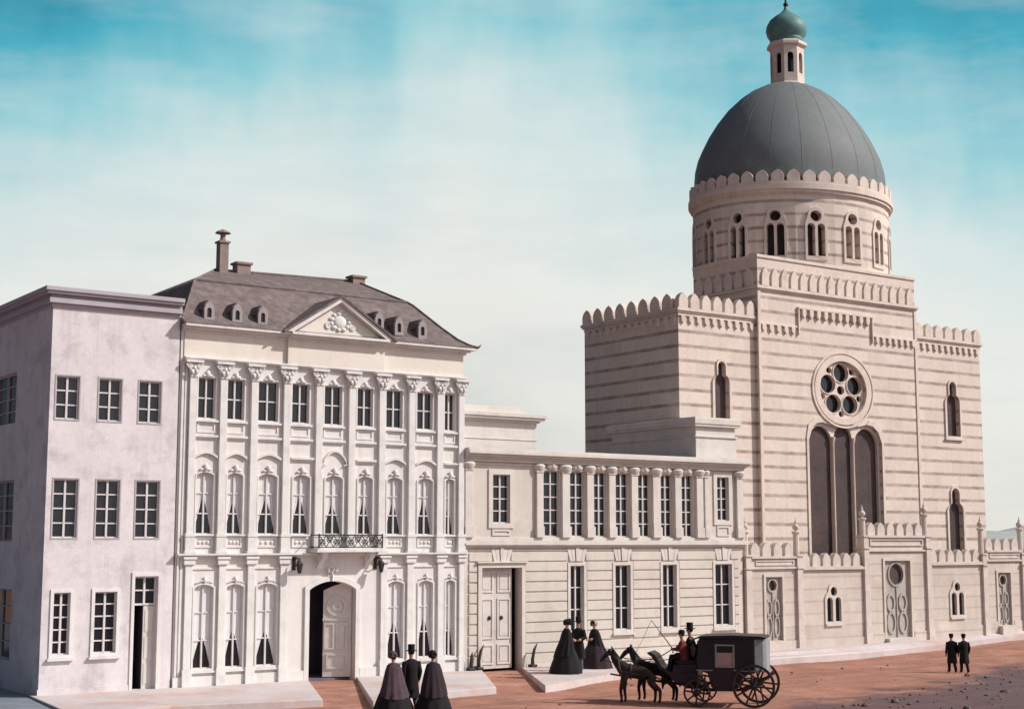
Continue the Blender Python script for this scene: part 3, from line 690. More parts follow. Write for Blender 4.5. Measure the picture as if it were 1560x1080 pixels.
# ================================================================ ANNEX
def annex():
    root = thing('annex_wing', 'long two-storey buff wing with pilasters between the palace and the domed temple', 'building', (35.2, 4, 0))
    X0, X1, ZT = 28.56, 41.95, 7.55
    up = [(32.07,32.78),(33.27,33.93),(34.39,34.98),(35.43,36.07),(36.53,37.14),(37.66,38.26),(38.73,39.33)]
    lo = [(33.25,33.87),(35.36,36.09),(37.70,38.40),(40.42,41.31)]
    dx0, dx1, dz = 29.34, 31.04, 3.48
    sm = [(29.81, 30.55, 5.06, 6.78), (40.60, 41.23, 5.24, 6.95)]
    holes = [op(a, b, 4.6, 6.97) for a, b in up]+[op(a, b, 1.15, 3.53) for a, b in lo]+[op(*s) for s in sm]
    m = MB(); m.ext([(X0, -.25), (dx0, -.25), (dx0, dz), (dx1, dz), (dx1, -.25), (X1, -.25), (X1, ZT), (X0, ZT)], holes, 0, .35)
    m.box(X1-.35, X1, .35, 2.75, -.25, ZT); m.box(X0, X1, 8, 8.35, -.25, ZT); m.box(X0, X0+.3, .35, 8, -.25, ZT); m.box(X0+.3, X1-.35, .36, 8, 7.3, 7.5)
    m.build('wall', MT['annex'], root)
    MB().box(X0, X1-.4, .45, 8.3, 7.51, 7.57).build('roof', MT['slate'], root)  # unseen dark cover, added to cut bounce onto the synagogue side wall
    for a, b in up: window(root, a, b, 4.6, 6.97, 0, 5, 2, 'rect', .08, .03, .05, surround=0, sill=False, sur='annex_trim')
    for a, b in lo:
        w = window(root, a, b, 1.15, 3.53, 0, 3, 2, 'rect', .08, .035, .055, surround=.12, sill=True, sur='annex_trim', proud=.06)
    for a, b, c, d in sm:
        w = window(root, a, b, c, d, 0, 4, 2, 'rect', .08, .035, .055, surround=.18, sill=False, sur='annex_trim', proud=.05)
        MB().ext(op(a-.02, b+.02, 4.62, c-.22), [op(a+.05, b-.05, 4.69, c-.29)], -.04, .012).build('apron', MT['annex_trim'], w)
    # rusticated courses, broken at the openings
    blocks = [(dx0-.2, dx1+.2, -1, dz+.16)]+[(a-.15, b+.15, 1.0, 3.68) for a, b in lo]
    keys = [(dx0+dx1)/2]+[(a+b)/2 for a, b in lo]
    m = MB(); z = .12; k = 0
    while z < 4.12:
        z1 = min(z+.345, 4.16); cuts = [(a, b) for a, b, c, d in blocks if c < z1 and d > z]
        if z1 > 3.6: cuts += [(c-.42, c+.42) for c in keys]
        cuts = sorted(cuts); x = X0+.25
        for a, b in cuts+[(X1-.22, 99)]:
            if a-x > .06: m.box(x, a, -.045, .012, z, z1-.035)
            x = max(x, b)
        z += .36
    m.build('rustication', MT['annex'], root, bevel=.012)
    for c in keys:
        v = MB()
        for i in range(5):
            t = (i-2); a0 = c+(t-.46)*.13; a1 = c+(t+.46)*.13; b0 = c+(t-.46)*.19; b1 = c+(t+.46)*.19
            zt = 4.16 if i != 2 else 4.2
            v.ext([(a0, 3.69), (a1, 3.69), (b1, zt), (b0, zt)], [], -.055-(.03 if i == 2 else 0), .012)
        v.build('voussoirs', MT['annex_trim'], root, bevel=.008)
    s = MB(); s.box(X0, X1+.1, -.10, .012, 4.2, 4.28); s.box(X0, X1+.16, -.2, .012, 4.28, 4.36); s.box(X0, X1+.14, -.17, .012, 4.36, 4.44); s.box(X0, X1+.08, -.08, .012, 4.44, 4.55)
    s.build('string_course', MT['annex_trim'], root, bevel=.01)
    MB().box(dx1+.21, X1, -.07, .012, -.22, .12).build('plinth', MT['annex_trim'], root)
    # upper pilasters
    pl = [(28.75, .16), (31.83, .14)]+[((up[i][1]+up[i+1][0])/2, (up[i+1][0]-up[i][1])/2-.07) for i in range(6)]+[(39.62, .17), (39.98, .10), (41.78, .17)]
    for x, hw in pl:
        p = MB(); p.box(x-hw, x+hw, -.12, .012, 4.95, 6.9); p.box(x-hw-.03, x+hw+.03, -.17, .012, 4.551, 4.95)
        o = p.build('pilaster', MT['annex_trim'], root, bevel=.012)
        k = MB(); k.box(x-hw-.03, x+hw+.03, -.15, .012, 6.901, 6.96); k.lathe([(hw+.03, 6.962), (hw+.10, 7.05), (hw+.12, 7.14), (hw+.06, 7.2)], x, -.02, 12, 1, .9)
        k.build('capital', MT['annex_trim'], o, smooth=True)
    for i, (a, b) in enumerate(up):
        c = (a+b)/2; k = MB()
        k.ball((c, -.06, 7.13), (.27, .09, .13), 12, 6); k.ball((c, -.12, 7.16), (.10, .07, .13), 8, 5); k.box(a-.04, b+.04, -.05, .012, 6.985, 7.03)
        k.build('lintel_ornament', MT['annex_trim'], root, smooth=True)
    c = MB()
    for o, z0, z1 in ((.13, 7.22, 7.32), (.2, 7.32, 7.40), (.32, 7.40, 7.48), (.42, 7.48, 7.60), (.36, 7.60, 7.68)): c.box(X0, X1+o*.6, -o, .4, z0, z1)
    c.box(X0+.05, 31.62, -.04, .012, 7.12, 7.2)
    c.build('cornice', MT['annex_trim'], root, bevel=.012)
    # double door in a deep reveal
    d = MB(); d.ext([(dx0-.17, -.2), (dx0-.004, -.2), (dx0-.004, dz+.004), (dx1+.004, dz+.004), (dx1+.004, -.2), (dx1+.17, -.2), (dx1+.17, dz+.17), (dx0-.17, dz+.17)], [], -.08, .012)
    d.box(dx0-.24, dx1+.24, -.16, .012, dz+.172, dz+.23)
    dr = d.build('door', MT['annex_trim'], root, bevel=.012)
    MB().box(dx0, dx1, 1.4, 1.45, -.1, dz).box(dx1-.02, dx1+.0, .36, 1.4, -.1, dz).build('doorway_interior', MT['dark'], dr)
    for i, (a, b) in enumerate(((dx0+.01, (dx0+dx1)/2-.12), ((dx0+dx1)/2-.11, dx1-.24))):
        l = MB(); l.box(a, b, .22, .28, -.02, dz-.02)
        for z0, z1 in ((.12, .82), (1.0, 2.42), (2.62, 3.36)):
            l.ext(op(a+.08, b-.08, z0, z1), [op(a+.14, b-.14, z0+.06, z1-.06)], .185, .225); l.box(a+.19, b-.19, .20, .225, z0+.11, z1-.11)
        o = l.build('door_leaf', MT['door'], dr)
        MB().ball((b-.27 if i == 0 else a+.23, .17, 1.72), .07, 10, 6).lathe([(.025, 0), (.025, .06)], 0, 0, 6).xf(lambda x, y, z: (x, y, z)).build('door_handle', MT['iron'], o) if False else MB().ball((b-.25 if i == 0 else a+.25, .18, 1.74), (.075, .05, .075), 10, 6).build('door_handle', MT['iron'], o)
    # attic block set back above the left bay
    a = MB(); a.box(X0, 32.35, .8, 6, 7.5, 8.75)
    for o, z0, z1 in ((.10, 8.75, 8.83), (.26, 8.83, 8.92), (.32, 8.92, 9.06)): a.box(X0, 32.35+o*.8, .8-o, 6, z0, z1)
    a.box(X0, 32.05, .95, 5.8, 9.06, 9.14); a.box(X0, 31.95, 1.05, 5.7, 9.14, 9.34); a.box(X0, 32.36, .77, .81, 8.1, 8.13)
    a.build('attic_block', MT['annex_trim'], root, bevel=.012)
    # tall parapet block against the temple
    b = MB()
    def lshape(o, z0, z1):
        b.ext([(39.95-o, .45-o), (42.15+o, .45-o), (42.15+o, 2.5), (41.15, 2.5), (41.15, 5.8+o), (39.95-o, 5.8+o)], [], z0, z1, 'z')
    lshape(0, 7.5, 8.55); lshape(.06, 8.55, 8.62); lshape(-.03, 8.62, 8.98); lshape(.12, 8.98, 9.08); lshape(.16, 9.08, 9.3); lshape(.05, 9.3, 9.36)
    b.build('parapet_block', MT['annex_trim'], root, bevel=.012)
annex()

# ================================================================ DOMED TEMPLE
def merlon(w, h, n=5):
    """pointed round-shouldered merlon outline from (0,0)-(w,0)"""
    pts = [(0, 0), (w, 0), (w, h*.5)]
    pts += [(w*(1-.5*(t/n)**1.4), h*(.5+.5*math.sin(t/n*math.pi/2))) for t in range(1, n)]
    pts += [(w/2, h*1.06)]
    pts += [(w*.5*((n-t)/n)**1.4 if False else w*(.5*((n-t)/n)**1.4), h*(.5+.5*math.sin((n-t)/n*math.pi/2))) for t in range(1, n)]
    pts += [(0, h*.5)]
    return pts
def merlons(m, a, b, pitch, z, h, t0, t1, axis='y', fill=.80):
    n = max(1, round((b-a)/pitch)); p = (b-a)/n
    for i in range(n):
        x = a+i*p+p*(1-fill)/2
        m.ext([(x+u, z+v) for u, v in merlon(p*fill, h)], [], t0, t1, axis)
def corbels(m, a, b, pitch, z, h, t0, t1, axis='y'):
    n = max(1, round((b-a)/pitch)); p = (b-a)/n
    for i in range(n):
        x = a+i*p; w = p*.5
        m.ext([(x+p*.25, z), (x+p*.25+w, z), (x+p*.25+w, z-h*.6), (x+p*.25+w*.5, z-h), (x+p*.25, z-h*.6)], [], t0, t1, axis)
def temple():
    root = thing('domed_synagogue', 'banded pink stone synagogue with battlements and a big grey dome', 'synagogue', (51, 8, 0))
    Y = 2.8; YT = 2.6; x0, x1, tx0, tx1 = 41.2, 61.1, 45.68, 56.1
    lw = [(43.18, 44.02, 9.45, 12.05)]; rw = [(58.4, 59.36, 9.48, 12.12), (58.28, 59.34, 3.4, 6.95)]
    wings = []
    for left in (True, False):
        a, b = (x0, tx0+.05) if left else (tx1-.05, x1)
        m = MB(); m.ext(op(a, b, -.2, 14.15), [op(*w, 'lobed') for w in (lw if left else rw)], Y, Y+.5)
        if left: m.box(x0, x0+.5, Y+.5, 9.2, -.2, 14.15); m.box(x0+.5, b, 8.7, 9.2, -.2, 14.15); m.box(x0+.5, tx0, Y+.5, 8.7, 13.6, 13.9)
        else: m.box(x1-.5, x1, Y+.5, 9.2, -.2, 14.15); m.box(a, x1-.5, 8.7, 9.2, -.2, 14.15); m.box(tx1, x1-.5, Y+.5, 8.7, 13.6, 13.9)
        wings.append(m.build('wing', MT['syn'], root))
    # tower
    rc = (50.95, 11.25); RS = 1.17; RR = 1.52
    tri = op(48.72, 53.38, 2.5, 9.75, 'rect')
    shape = [(48.62, 2.5), (53.42, 2.5), (53.42, 8.9), (53.2, 9.4), (52.85, 9.66), (52.4, 9.72), (51.9, 9.62), (51.5, 9.72), (51.0, 9.80), (50.5, 9.72), (50.1, 9.62), (49.6, 9.72), (49.15, 9.66), (48.82, 9.4), (48.62, 8.9)]
    m = MB()
    m.ext(op(tx0, tx1, -.2, 16.9), [circ(rc[0], rc[1], RR*.86, 32, RS), shape], YT, YT+.6)
    TB = 6.7
    m.box(tx0, tx0+.5, YT+.6, TB, -.2, 16.9); m.box(tx1-.5, tx1, YT+.6, TB, -.2, 16.9); m.box(tx0+.5, tx1-.5, TB-.4, TB, -.2, 16.9); m.box(tx0+.5, tx1-.5, YT+.6, TB-.4, 16.2, 16.5)
    tw = m.build('tower', MT['syn'], root)
    MB().box(tx0+.02, tx1-.02, TB+.002, 12.6, -.2, 13.9).build('nave', MT['syn'], root)
    # battlements, ledges, corbel tables
    for left, wg in zip((True, False), wings):
        m = MB()
        if left: merlons(m, x0-.12, tx0-.02, .64, 14.20, .62, Y-.12, Y+.16); merlons(m, Y+.2, 9.3, .78, 14.20, .62, x0-.12, x0+.16, 'x')
        else: merlons(m, tx1+.02, x1+.12, .7, 14.20, .62, Y-.12, Y+.16); merlons(m, Y+.2, 9.3, .78, 14.20, .62, x1-.16, x1+.12, 'x')
        m.build('battlement', MT['syn_trim'], wg, bevel=.02)
        m = MB()
        for o, z0, z1 in ((.08, 13.98, 14.06), (.14, 14.06, 14.198)):
            if left: m.box(x0-o, tx0-.005, Y-o, Y+.3, z0, z1); m.box(x0-o, x0+.3, Y+.3, 9.2+o, z0, z1)
            else: m.box(tx1+.005, x1+o, Y-o, Y+.3, z0, z1); m.box(x1-.3, x1+o, Y+.3, 9.2+o, z0, z1)
        m.build('ledge', MT['syn_trim'], wg, bevel=.015)
        m = MB()
        if left:
            corbels(m, x0, tx0-.05, .44, 13.86, .34, Y-.09, Y+.02); corbels(m, Y, 9.2, .5, 13.86, .34, x0-.09, x0+.02, 'x')
            m.box(x0-.05, tx0-.02, Y-.05, Y+.02, 13.86, 13.94); m.box(x0-.05, x0+.02, Y+.02, 9.2, 13.86, 13.94)
        else: corbels(m, tx1+.05, x1, .44, 13.86, .34, Y-.09, Y+.02); m.box(tx1+.02, x1+.05, Y-.05, Y+.02, 13.86, 13.94)
        m.build('corbel_table', MT['syn_trim'], wg, bevel=.012)
    # tower: blind merlons in relief, ledge, stepped corbel table
    m = MB(); merlons(m, tx0+.12, tx1-.12, .60, 15.58, .80, YT-.09, YT+.02, 'y', .74); merlons(m, YT+.15, TB-.05, .62, 15.58, .80, tx0-.09, tx0+.02, 'x', .74)
    m.build('blind_battlement', MT['syn_trim'], tw, bevel=.015)
    m = MB()
    for o, z0, z1 in ((.08, 15.36, 15.43), (.15, 15.43, 15.56)):
        m.box(tx0-o, tx1+o, YT-o, YT+.02, z0, z1); m.box(tx0-o, tx0+.02, YT+.02, TB, z0, z1); m.box(tx1-.02, tx1+o, YT+.02, TB, z0, z1)
    for o, z0, z1 in ((.06, 16.82, 16.96),):
        m.ext([(tx0-o, YT-o), (tx1+o, YT-o), (tx1+o, TB+o), (tx0-o, TB+o)], [[(tx0+.5, YT+.6), (tx1-.5, YT+.6), (tx1-.5, TB-.4), (tx0+.5, TB-.4)]], z0, z1, 'z')
    m.build('ledge', MT['syn_trim'], tw, bevel=.015)
    m = MB(); sx0, sx1 = 48.1, 53.0
    corbels(m, tx0+.05, sx0-.1, .42, 13.86, .34, YT-.10, YT+.02); corbels(m, sx1+.1, tx1-.05, .42, 13.86, .34, YT-.10, YT+.02)
    m.box(tx0, sx0-.02, YT-.06, YT+.02, 13.86, 13.95); m.box(sx1+.02, tx1, YT-.06, YT+.02, 13.86, 13.95)
    m.box(sx0-.02, sx1+.02, YT-.13, YT+.02, 14.72, 14.82); corbels(m, sx0+.12, sx1-.12, .46, 14.72, .42, YT-.13, YT+.02)
    for x in (sx0-.02, sx1-.06): m.box(x, x+.08, YT-.11, YT+.02, 13.55, 14.72)
    m.build('corbel_table', MT['syn_trim'], tw, bevel=.012)
    for a in (tx0-.05, tx1-.13): MB().box(a, a+.18, YT-.05, YT+.02, -.2, 15.35).build('corner_strip', MT['syn_trim'], tw, bevel=.015)
    # rose window and the triple lancet below it
    tr = MB(); hs = [circ(rc[0], rc[1], .21, 14, RS)]
    for i in range(5):
        a = R(90+72*i); hs.append(circ(rc[0]+.79*RS*math.cos(a), rc[1]+.79*math.sin(a), .43, 18, RS))
        a += R(36); hs.append(circ(rc[0]+1.08*RS*math.cos(a), rc[1]+1.08*math.sin(a), .15, 10, RS))
    tr.ext(circ(rc[0], rc[1], RR*.865, 40, RS), hs, YT+.14, YT+.30)
    for h in hs[1::2]:
        cx = sum(p[0] for p in h)/len(h); cz = sum(p[1] for p in h)/len(h)
        tr.ext(circ(cx, cz, .465, 18, RS), [circ(cx, cz, .425, 18, RS)], YT+.09, YT+.16)
    rw_ = tr.build('rose_window', MT['syn_trim'], tw)
    MB().ext(circ(rc[0], rc[1], RR*.86, 30, RS), [], YT+.34, YT+.38).build('pane', MT['glass'], rw_)
    sr = MB(); sr.ext(circ(rc[0], rc[1], RR*1.05, 40, RS), [circ(rc[0], rc[1], RR*.865, 40, RS)], YT-.05, YT+.012); sr.ext(circ(rc[0], rc[1], RR*1.15, 40, RS), [circ(rc[0], rc[1], RR*1.09, 40, RS)], YT-.06, YT+.012)
    sr.build('surround', MT['syn_trim'], rw_)
    ln = [(48.74, 50.28), (50.40, 51.60), (51.72, 53.30)]
    lt = MB(); lt.ext([(x, z) for x, z in shape], [op(a, b, 2.6, 9.55 if i != 1 else 9.62, 'round', 0, 14) for i, (a, b) in enumerate(ln)], YT+.14, YT+.28)
    for x in (50.34, 51.66): lt.lathe([(.06, 2.5), (.06, 8.85), (.10, 8.95), (.12, 9.1)], x, YT+.14, 12)
    lo = lt.build('lancet_window', MT['syn_trim'], tw, smooth=True)
    for i, (a, b) in enumerate(ln): MB().ext(op(a-.03, b+.03, 2.6, 9.62, 'round'), [], YT+.3, YT+.34).build('pane', MT['dimglass'], lo)
    sh2 = [(48.36, 2.5), (48.60, 2.5)]+[p for p in reversed(shape[2:])]
    ous = [(51+(x-51)*1.055, z+.12 if z > 8.5 else z) for x, z in shape[2:]]
    s = MB(); s.ext([(53.424, 2.5), (53.56, 2.5)]+ous[:0]+[(53.56, 9.0), (53.42, 9.6), (53.0, 9.88), (52.6, 9.94), (52.4, 9.73), (52.85, 9.67), (53.2, 9.41), (53.424, 8.9)], [], YT-.05, YT+.012)
    s.ext([(48.616, 2.5), (48.48, 2.5), (48.48, 9.0), (48.62, 9.6), (49.0, 9.88), (49.4, 9.94), (49.6, 9.73), (49.15, 9.67), (48.82, 9.41), (48.616, 8.9)], [], YT-.05, YT+.012)
    s.build('surround', MT['syn_trim'], lo)
    for w in lw+rw:
        wg = wings[0] if w in lw else wings[1]
        f = MB(); f.ext(op(*w, 'lobed', .13), [op(*w, 'lobed', .003)], Y-.07, Y+.012); f.box(w[0]-.2, w[1]+.2, Y-.12, Y+.1, w[2]-.2, w[2]-.132)
        o = f.build('window', MT['syn_trim'], root)
        MB().ext(op(*w, 'lobed', .01), [], Y+.2, Y+.24).build('pane', MT['dimglass'], o)
    # drum (slightly wider than deep)
    cx, cy = 52.4, 6.98; a_, b_ = 5.2, 4.25
    NW = 16
    def bend(r):                            # unrolled (angle*, depth, z) -> world
        def fn(u, t, z): return (cx+(a_-t)*math.cos(u), cy+(b_-t)*math.sin(u), z)
        return fn
    d = MB(); st = 2*math.pi/NW; ph = R(-90-4)
    win = []
    for i in range(NW):
        ac = ph+i*st; q = lambda w: w/4.75
        hol = []
        for sg in (-1, 1): hol.append([(ac+q(x), z) for x, z in op(sg*.235-.17, sg*.235+.17, 17.45, 18.98, 'round', 0, 8)])
        hol.append([(ac+q(x), z) for x, z in circ(0, 19.33, .26, 14)])
        n = 6; outer = [(ac-st/2+st*k/n, 16.6) for k in range(n+1)]+[(ac+st/2-st*k/n, 20.5) for k in range(n+1)]
        d.ext(outer, hol, 0, .35, 'y', fn=bend(0))
        win.append(ac)
    dm = d.build('drum', MT['syn'], root, smooth=True)
    MB().lathe([(1, 16.65), (1, 20.45)], cx, cy, 48, a_-.40, b_-.40).build('drum_lining', MT['dimglass'], dm, smooth=True)
    for ac in win:
        f = MB(); q = lambda w: w/4.75
        of = [(ac+q(x), z) for x, z in [(-.52, 17.25), (.52, 17.25), (.52, 18.95), (.46, 19.12), (.40, 19.3)]+[(.39*math.cos(R(t)), 19.33+.39*math.sin(R(t))) for t in range(15, 180, 15)]+[(-.40, 19.3), (-.46, 19.12), (-.52, 18.95)]]
        hol = [[(ac+q(x), z) for x, z in op(sg*.235-.17, sg*.235+.17, 17.45, 18.98, 'round', .004, 8)] for sg in (-1, 1)]+[[(ac+q(x), z) for x, z in circ(0, 19.33, .264, 14)]]
        f.ext(of, hol, -.06, .012, 'y', fn=bend(0)); f.build('window_surround', MT['syn_trim'], dm)
    g = MB()
    for o, z0, z1 in ((.05, 20.34, 20.42), (.14, 20.42, 20.56), (.22, 20.56, 20.82), (.16, 20.82, 20.95)):
        g.lathe([(1, z0), (1, z1)], cx, cy, 72, a_+o, b_+o)
    g.build('cornice', MT['syn_trim'], dm, smooth=True)
    MB().lathe([(1, 13.5), (1, 17.05)], cx, cy, 72, a_+.02, b_+.02).build('drum_base', MT['syn'], dm, smooth=True)
    g = MB(); NM = 42
    for i in range(NM):
        ac = 2*math.pi*i/NM; w = 2*math.pi/NM*.82
        g.ext([(ac-w/2+u*w, 20.95+v) for u, v in merlon(1, .50)], [], -.16, .06, 'y', fn=bend(0))
    g.build('battlement', MT['syn_trim'], dm, bevel=.015)
    prof = [(4.45, 20.85), (4.47, 21.7), (4.42, 22.3), (4.28, 22.9), (4.08, 23.4), (3.78, 24.05), (3.40, 24.7), (2.90, 25.4), (2.32, 26.0), (1.75, 26.45), (1.2, 26.75), (.8, 26.9), (.6, 26.95)]
    g = MB(); g.lathe(prof, cx, cy, 96, a_/4.55, b_/4.55, True, 0)
    do = g.build('dome', MT['lead'], root, smooth=True)
    s = MB()
    for i in range(20):
        an = 2*math.pi*i/20+.05
        s.tube([(cx+r*a_/4.55*math.cos(an), cy+r*b_/4.55*math.sin(an), z) for r, z in prof[1:-1]], .009, 5)
    s.build('seams', MT['lead'], do, smooth=True)
    # lantern with onion cap
    g = MB(); NL = 8; lx, ly = cx, cy
    for i in range(NL):
        ac = i*2*math.pi/NL+R(12); hw = .78*math.tan(math.pi/NL)
        k = len(g.v)
        g.ext([(-hw, 26.6), (hw, 26.6), (hw, 28.8), (-hw, 28.8)], [op(-.15, .15, 27.4, 28.45, 'round')], 0, .12)
        g.xf(lambda x, y, z: (lx+(.78-y)*math.cos(ac)-x*math.sin(ac), ly+(.78-y)*math.sin(ac)+x*math.cos(ac), z), k)
    la = g.build('lantern', MT['syn_trim'], root)
    MB().lathe([(.55, 26.7), (.55, 28.75)], lx, ly, 12).build('lantern_core', MT['dark'], la)
    g = MB(); g.lathe([(.95, 26.5), (.95, 26.85), (.84, 26.95)], lx, ly, 8, a0=R(34.5)); g.build('base_moulding', MT['syn_trim'], la)
    g = MB(); g.lathe([(.86, 28.76), (1.0, 28.86), (1.0, 29.0), (.86, 29.1)], lx, ly, 8, a0=R(34.5))
    g.build('cornice', MT['syn_trim'], la)
    g = MB(); g.lathe([(.80, 29.1), (.84, 29.22), (.82, 29.3), (.96, 29.5), (1.02, 29.75), (.98, 30.0), (.82, 30.28), (.55, 30.5), (.28, 30.68), (.12, 30.85), (.07, 31.05)], lx, ly, 24)
    g.build('onion_cap', MT['copper'], la, smooth=True)
    g = MB(); g.lathe([(.05, 30.95), (.05, 31.4), (.03, 32.4)], lx, ly, 8); g.ball((lx, ly, 31.12), .13, 10, 8); g.ball((lx, ly, 31.8), .09, 10, 8)
    g.build('spire', MT['iron'], la, smooth=True)
MT['dimglass'] = mat('dim_leaded_glass', (.075, .05, .048), .5, .35, .8, ((.05, .035, .045), .8, 1.2), .15, 8, .4)
temple()

# ================================================================ FORECOURT WALL
def forecourt():
    root = thing('forecourt_wall', 'low battlemented stone forecourt wall with slim finial piers and gates', 'wall', (51, 0, 0))
    bays = [(42.2, 45.1, 'door', 3.30), (45.1, 49.15, 'win', 3.24), (49.15, 53.2, 'gate', 4.42), (53.2, 57.1, 'win', 3.36), (57.1, 60.0, 'door', 3.5), (60.0, 64.0, 'win', 3.4), (64.0, 67.0, 'win', 3.4)]
    for a, b, kind, zt in bays:
        c = (a+b)/2; g = gz(c); a2, b2 = a+.17, b-.17
        holes = []
        if kind == 'win':
            wz = 1.1+g*.2; holes = [op(c+s*.25-.17, c+s*.25+.17, wz, wz+1.0, 'round') for s in (-1, 1)]+[circ(c, wz+1.24, .19, 14)]
        if kind == 'door': dw, dz0, dz1 = .46, .45+g*.4, 2.98; holes = [op(c-dw, c+dw, dz0, dz1)]
        if kind == 'gate': dw, dz0, dz1 = .82, .18+g, 3.58; holes = [op(c-dw, c+dw, dz0, dz1)]
        m = MB(); m.ext(op(a2, b2, -.2, zt), holes, 0, .35); w = m.build('wall_panel', MT['fence'], root)
        m = MB(); m.box(a2, b2, -.06, .012, -.2+g, .42+g) if kind == 'win' else (m.box(a2, c-dw-.16, -.06, .012, -.2+g, .42+g), m.box(c+dw+.16, b2, -.06, .012, -.2+g, .42+g))
        m.build('plinth', MT['fence'], w)
        m = MB()
        if kind == 'win':
            m.box(a2, b2, -.12, .4, zt+.002, zt+.1); m.box(a2, b2, -.06, .4, zt+.1, zt+.15); z = zt+.15
        elif kind == 'door':
            m.box(a2, b2, -.10, .4, zt+.002, zt+.08); m.box(a2, b2, -.02, .35, zt+.08, zt+.42); m.ext(op(a2+.25, b2-.1, zt+.14, zt+.36), [op(a2+.33, b2-.18, zt+.2, zt+.30)], -.06, -.01)
            m.box(a2, b2, -.12, .4, zt+.42, zt+.52); z = zt+.52
        else:
            m.box(a2, b2, -.10, .4, zt-.44, zt-.36); m.ext(op(a2+.12, b2-.12, zt-.2, zt+.1), [op(a2+.2, b2-.2, zt-.14, zt+.04)], -.06, .012); m.box(a2, b2, -.12, .4, zt+.15, zt+.26); m.box(a2, b2, 0, .35, zt, zt+.15); z = zt+.26
        m.build('coping', MT['fence_trim'], w, bevel=.012)
        m = MB(); merlons(m, a2, b2, .60, z, .52, .02, .30, 'y', .76); m.build('battlement', MT['fence_trim'], w, bevel=.012)
        if kind == 'win':
            f = MB(); of = [(-.54, wz-.1), (.54, wz-.1), (.54, wz+.98), (.44, wz+1.14), (.33, wz+1.25)]+[(.32*math.cos(R(t)), wz+1.27+.32*math.sin(R(t))) for t in range(15, 180, 15)]+[(-.33, wz+1.25), (-.44, wz+1.14), (-.54, wz+.98)]
            f.ext([(c+x, z_) for x, z_ in of], [op(c+s*.25-.17, c+s*.25+.17, wz, wz+1.0, 'round', .003) for s in (-1, 1)]+[circ(c, wz+1.24, .193, 14)], -.05, .012)
            f.box(c-.52, c+.52, -.09, .012, wz-.18, wz-.102)
            o = f.build('window', MT['fence_trim'], root); MB().box(c-.52, c+.52, .08, .12, wz-.05, wz+1.5).build('pane', MT['glass'], o)
        else:
            f = MB(); f.ext([(c-dw-.12, dz0-.1), (c-dw-.004, dz0-.1), (c-dw-.004, dz1+.004), (c+dw+.004, dz1+.004), (c+dw+.004, dz0-.1), (c+dw+.12, dz0-.1), (c+dw+.12, dz1+.12), (c-dw-.12, dz1+.12)], [], -.05, .012)
            o = f.build('gate', MT['fence_trim'], root)
            l = MB(); rr = .22 if kind == 'door' else .46; rz = dz1-rr-.12
            lobes = []; w_ = dw*.36; hh = rz-rr-.12-dz0
            for s in (-1, 1):
                cxx = c+s*dw*.47
                l.ext(circ(cxx, dz0+hh*.70, hh*.19, 16, w_/(hh*.19)*.9), [circ(cxx, dz0+hh*.70, hh*.14, 16, w_/(hh*.19)*.85)], .04, .105)
                l.ext(circ(cxx, dz0+hh*.30, hh*.23, 16, w_/(hh*.23)*.95), [circ(cxx, dz0+hh*.30, hh*.18, 16, w_/(hh*.23)*.9)], .04, .105)
            l.ext(op(c-dw-.005, c+dw+.005, dz0-.005, dz1+.005), [circ(c, rz, rr, 24)], .10, .17)
            l.ext(circ(c, rz, rr+.07, 24), [circ(c, rz, rr+.003, 24)], .04, .11); l.box(c-.02, c+.02, .05, .105, dz0, rz-rr-.08)
            lf = l.build('gate_leaf', MT['gate'], o)
            MB().ext(circ(c, rz, rr+.02, 20), [], .18, .2).build('pane', MT['dimglass'], lf)
            if kind == 'gate' or True: MB().box(c-dw-.1, c+dw+.1, -.28, .3, -.2, dz0-.02).build('step', MT['fence_trim'], o)
    tops = {42.2: 4.75, 45.1: 4.75, 49.15: 5.35, 53.2: 5.55, 57.1: 4.95, 60.0: 4.95, 64.0: 4.95, 67.0: 4.95}
    for x, zt in tops.items():
        g = gz(x); m = MB(); zb = 3.3 if zt < 5.2 else 4.1
        m.box(x-.19, x+.19, -.16, .38, -.2+g, .5+g); m.box(x-.16, x+.16, -.12, .36, .5+g, zb); m.box(x-.20, x+.20, -.17, .4, zb, zb+.08); m.box(x-.15, x+.15, -.1, .32, zb+.08, zb+.5); m.box(x-.19, x+.19, -.15, .38, zb+.5, zb+.58)
        m.lathe([(.13, zb+.58), (.12, zt-.05), (.17, zt), (.18, zt+.06), (.12, zt+.08)], x, .1, 8)
        p = m.build('pier', MT['fence_trim'], root, bevel=.012)
        f = MB(); f.lathe([(.05, zt+.07), (.05, zt+.11), (.13, zt+.18), (.15, zt+.26), (.11, zt+.34), (.045, zt+.40), (.06, zt+.45), (.03, zt+.5), (.012, zt+.62)], x, .1, 12)
        f.build('finial', MT['fence_trim'], p, smooth=True)
    m = MB(); m.box(67.0, 67.35, .4, 30, -.2, 3.4); m.build('return_wall', MT['fence'], root)
MT['fence_trim'] = mat('buff_stone_trim', (.59, .515, .465), .85, .12, 1.5, ((.36, .29, .26), .45, 2), .25, 18, .25)
forecourt()

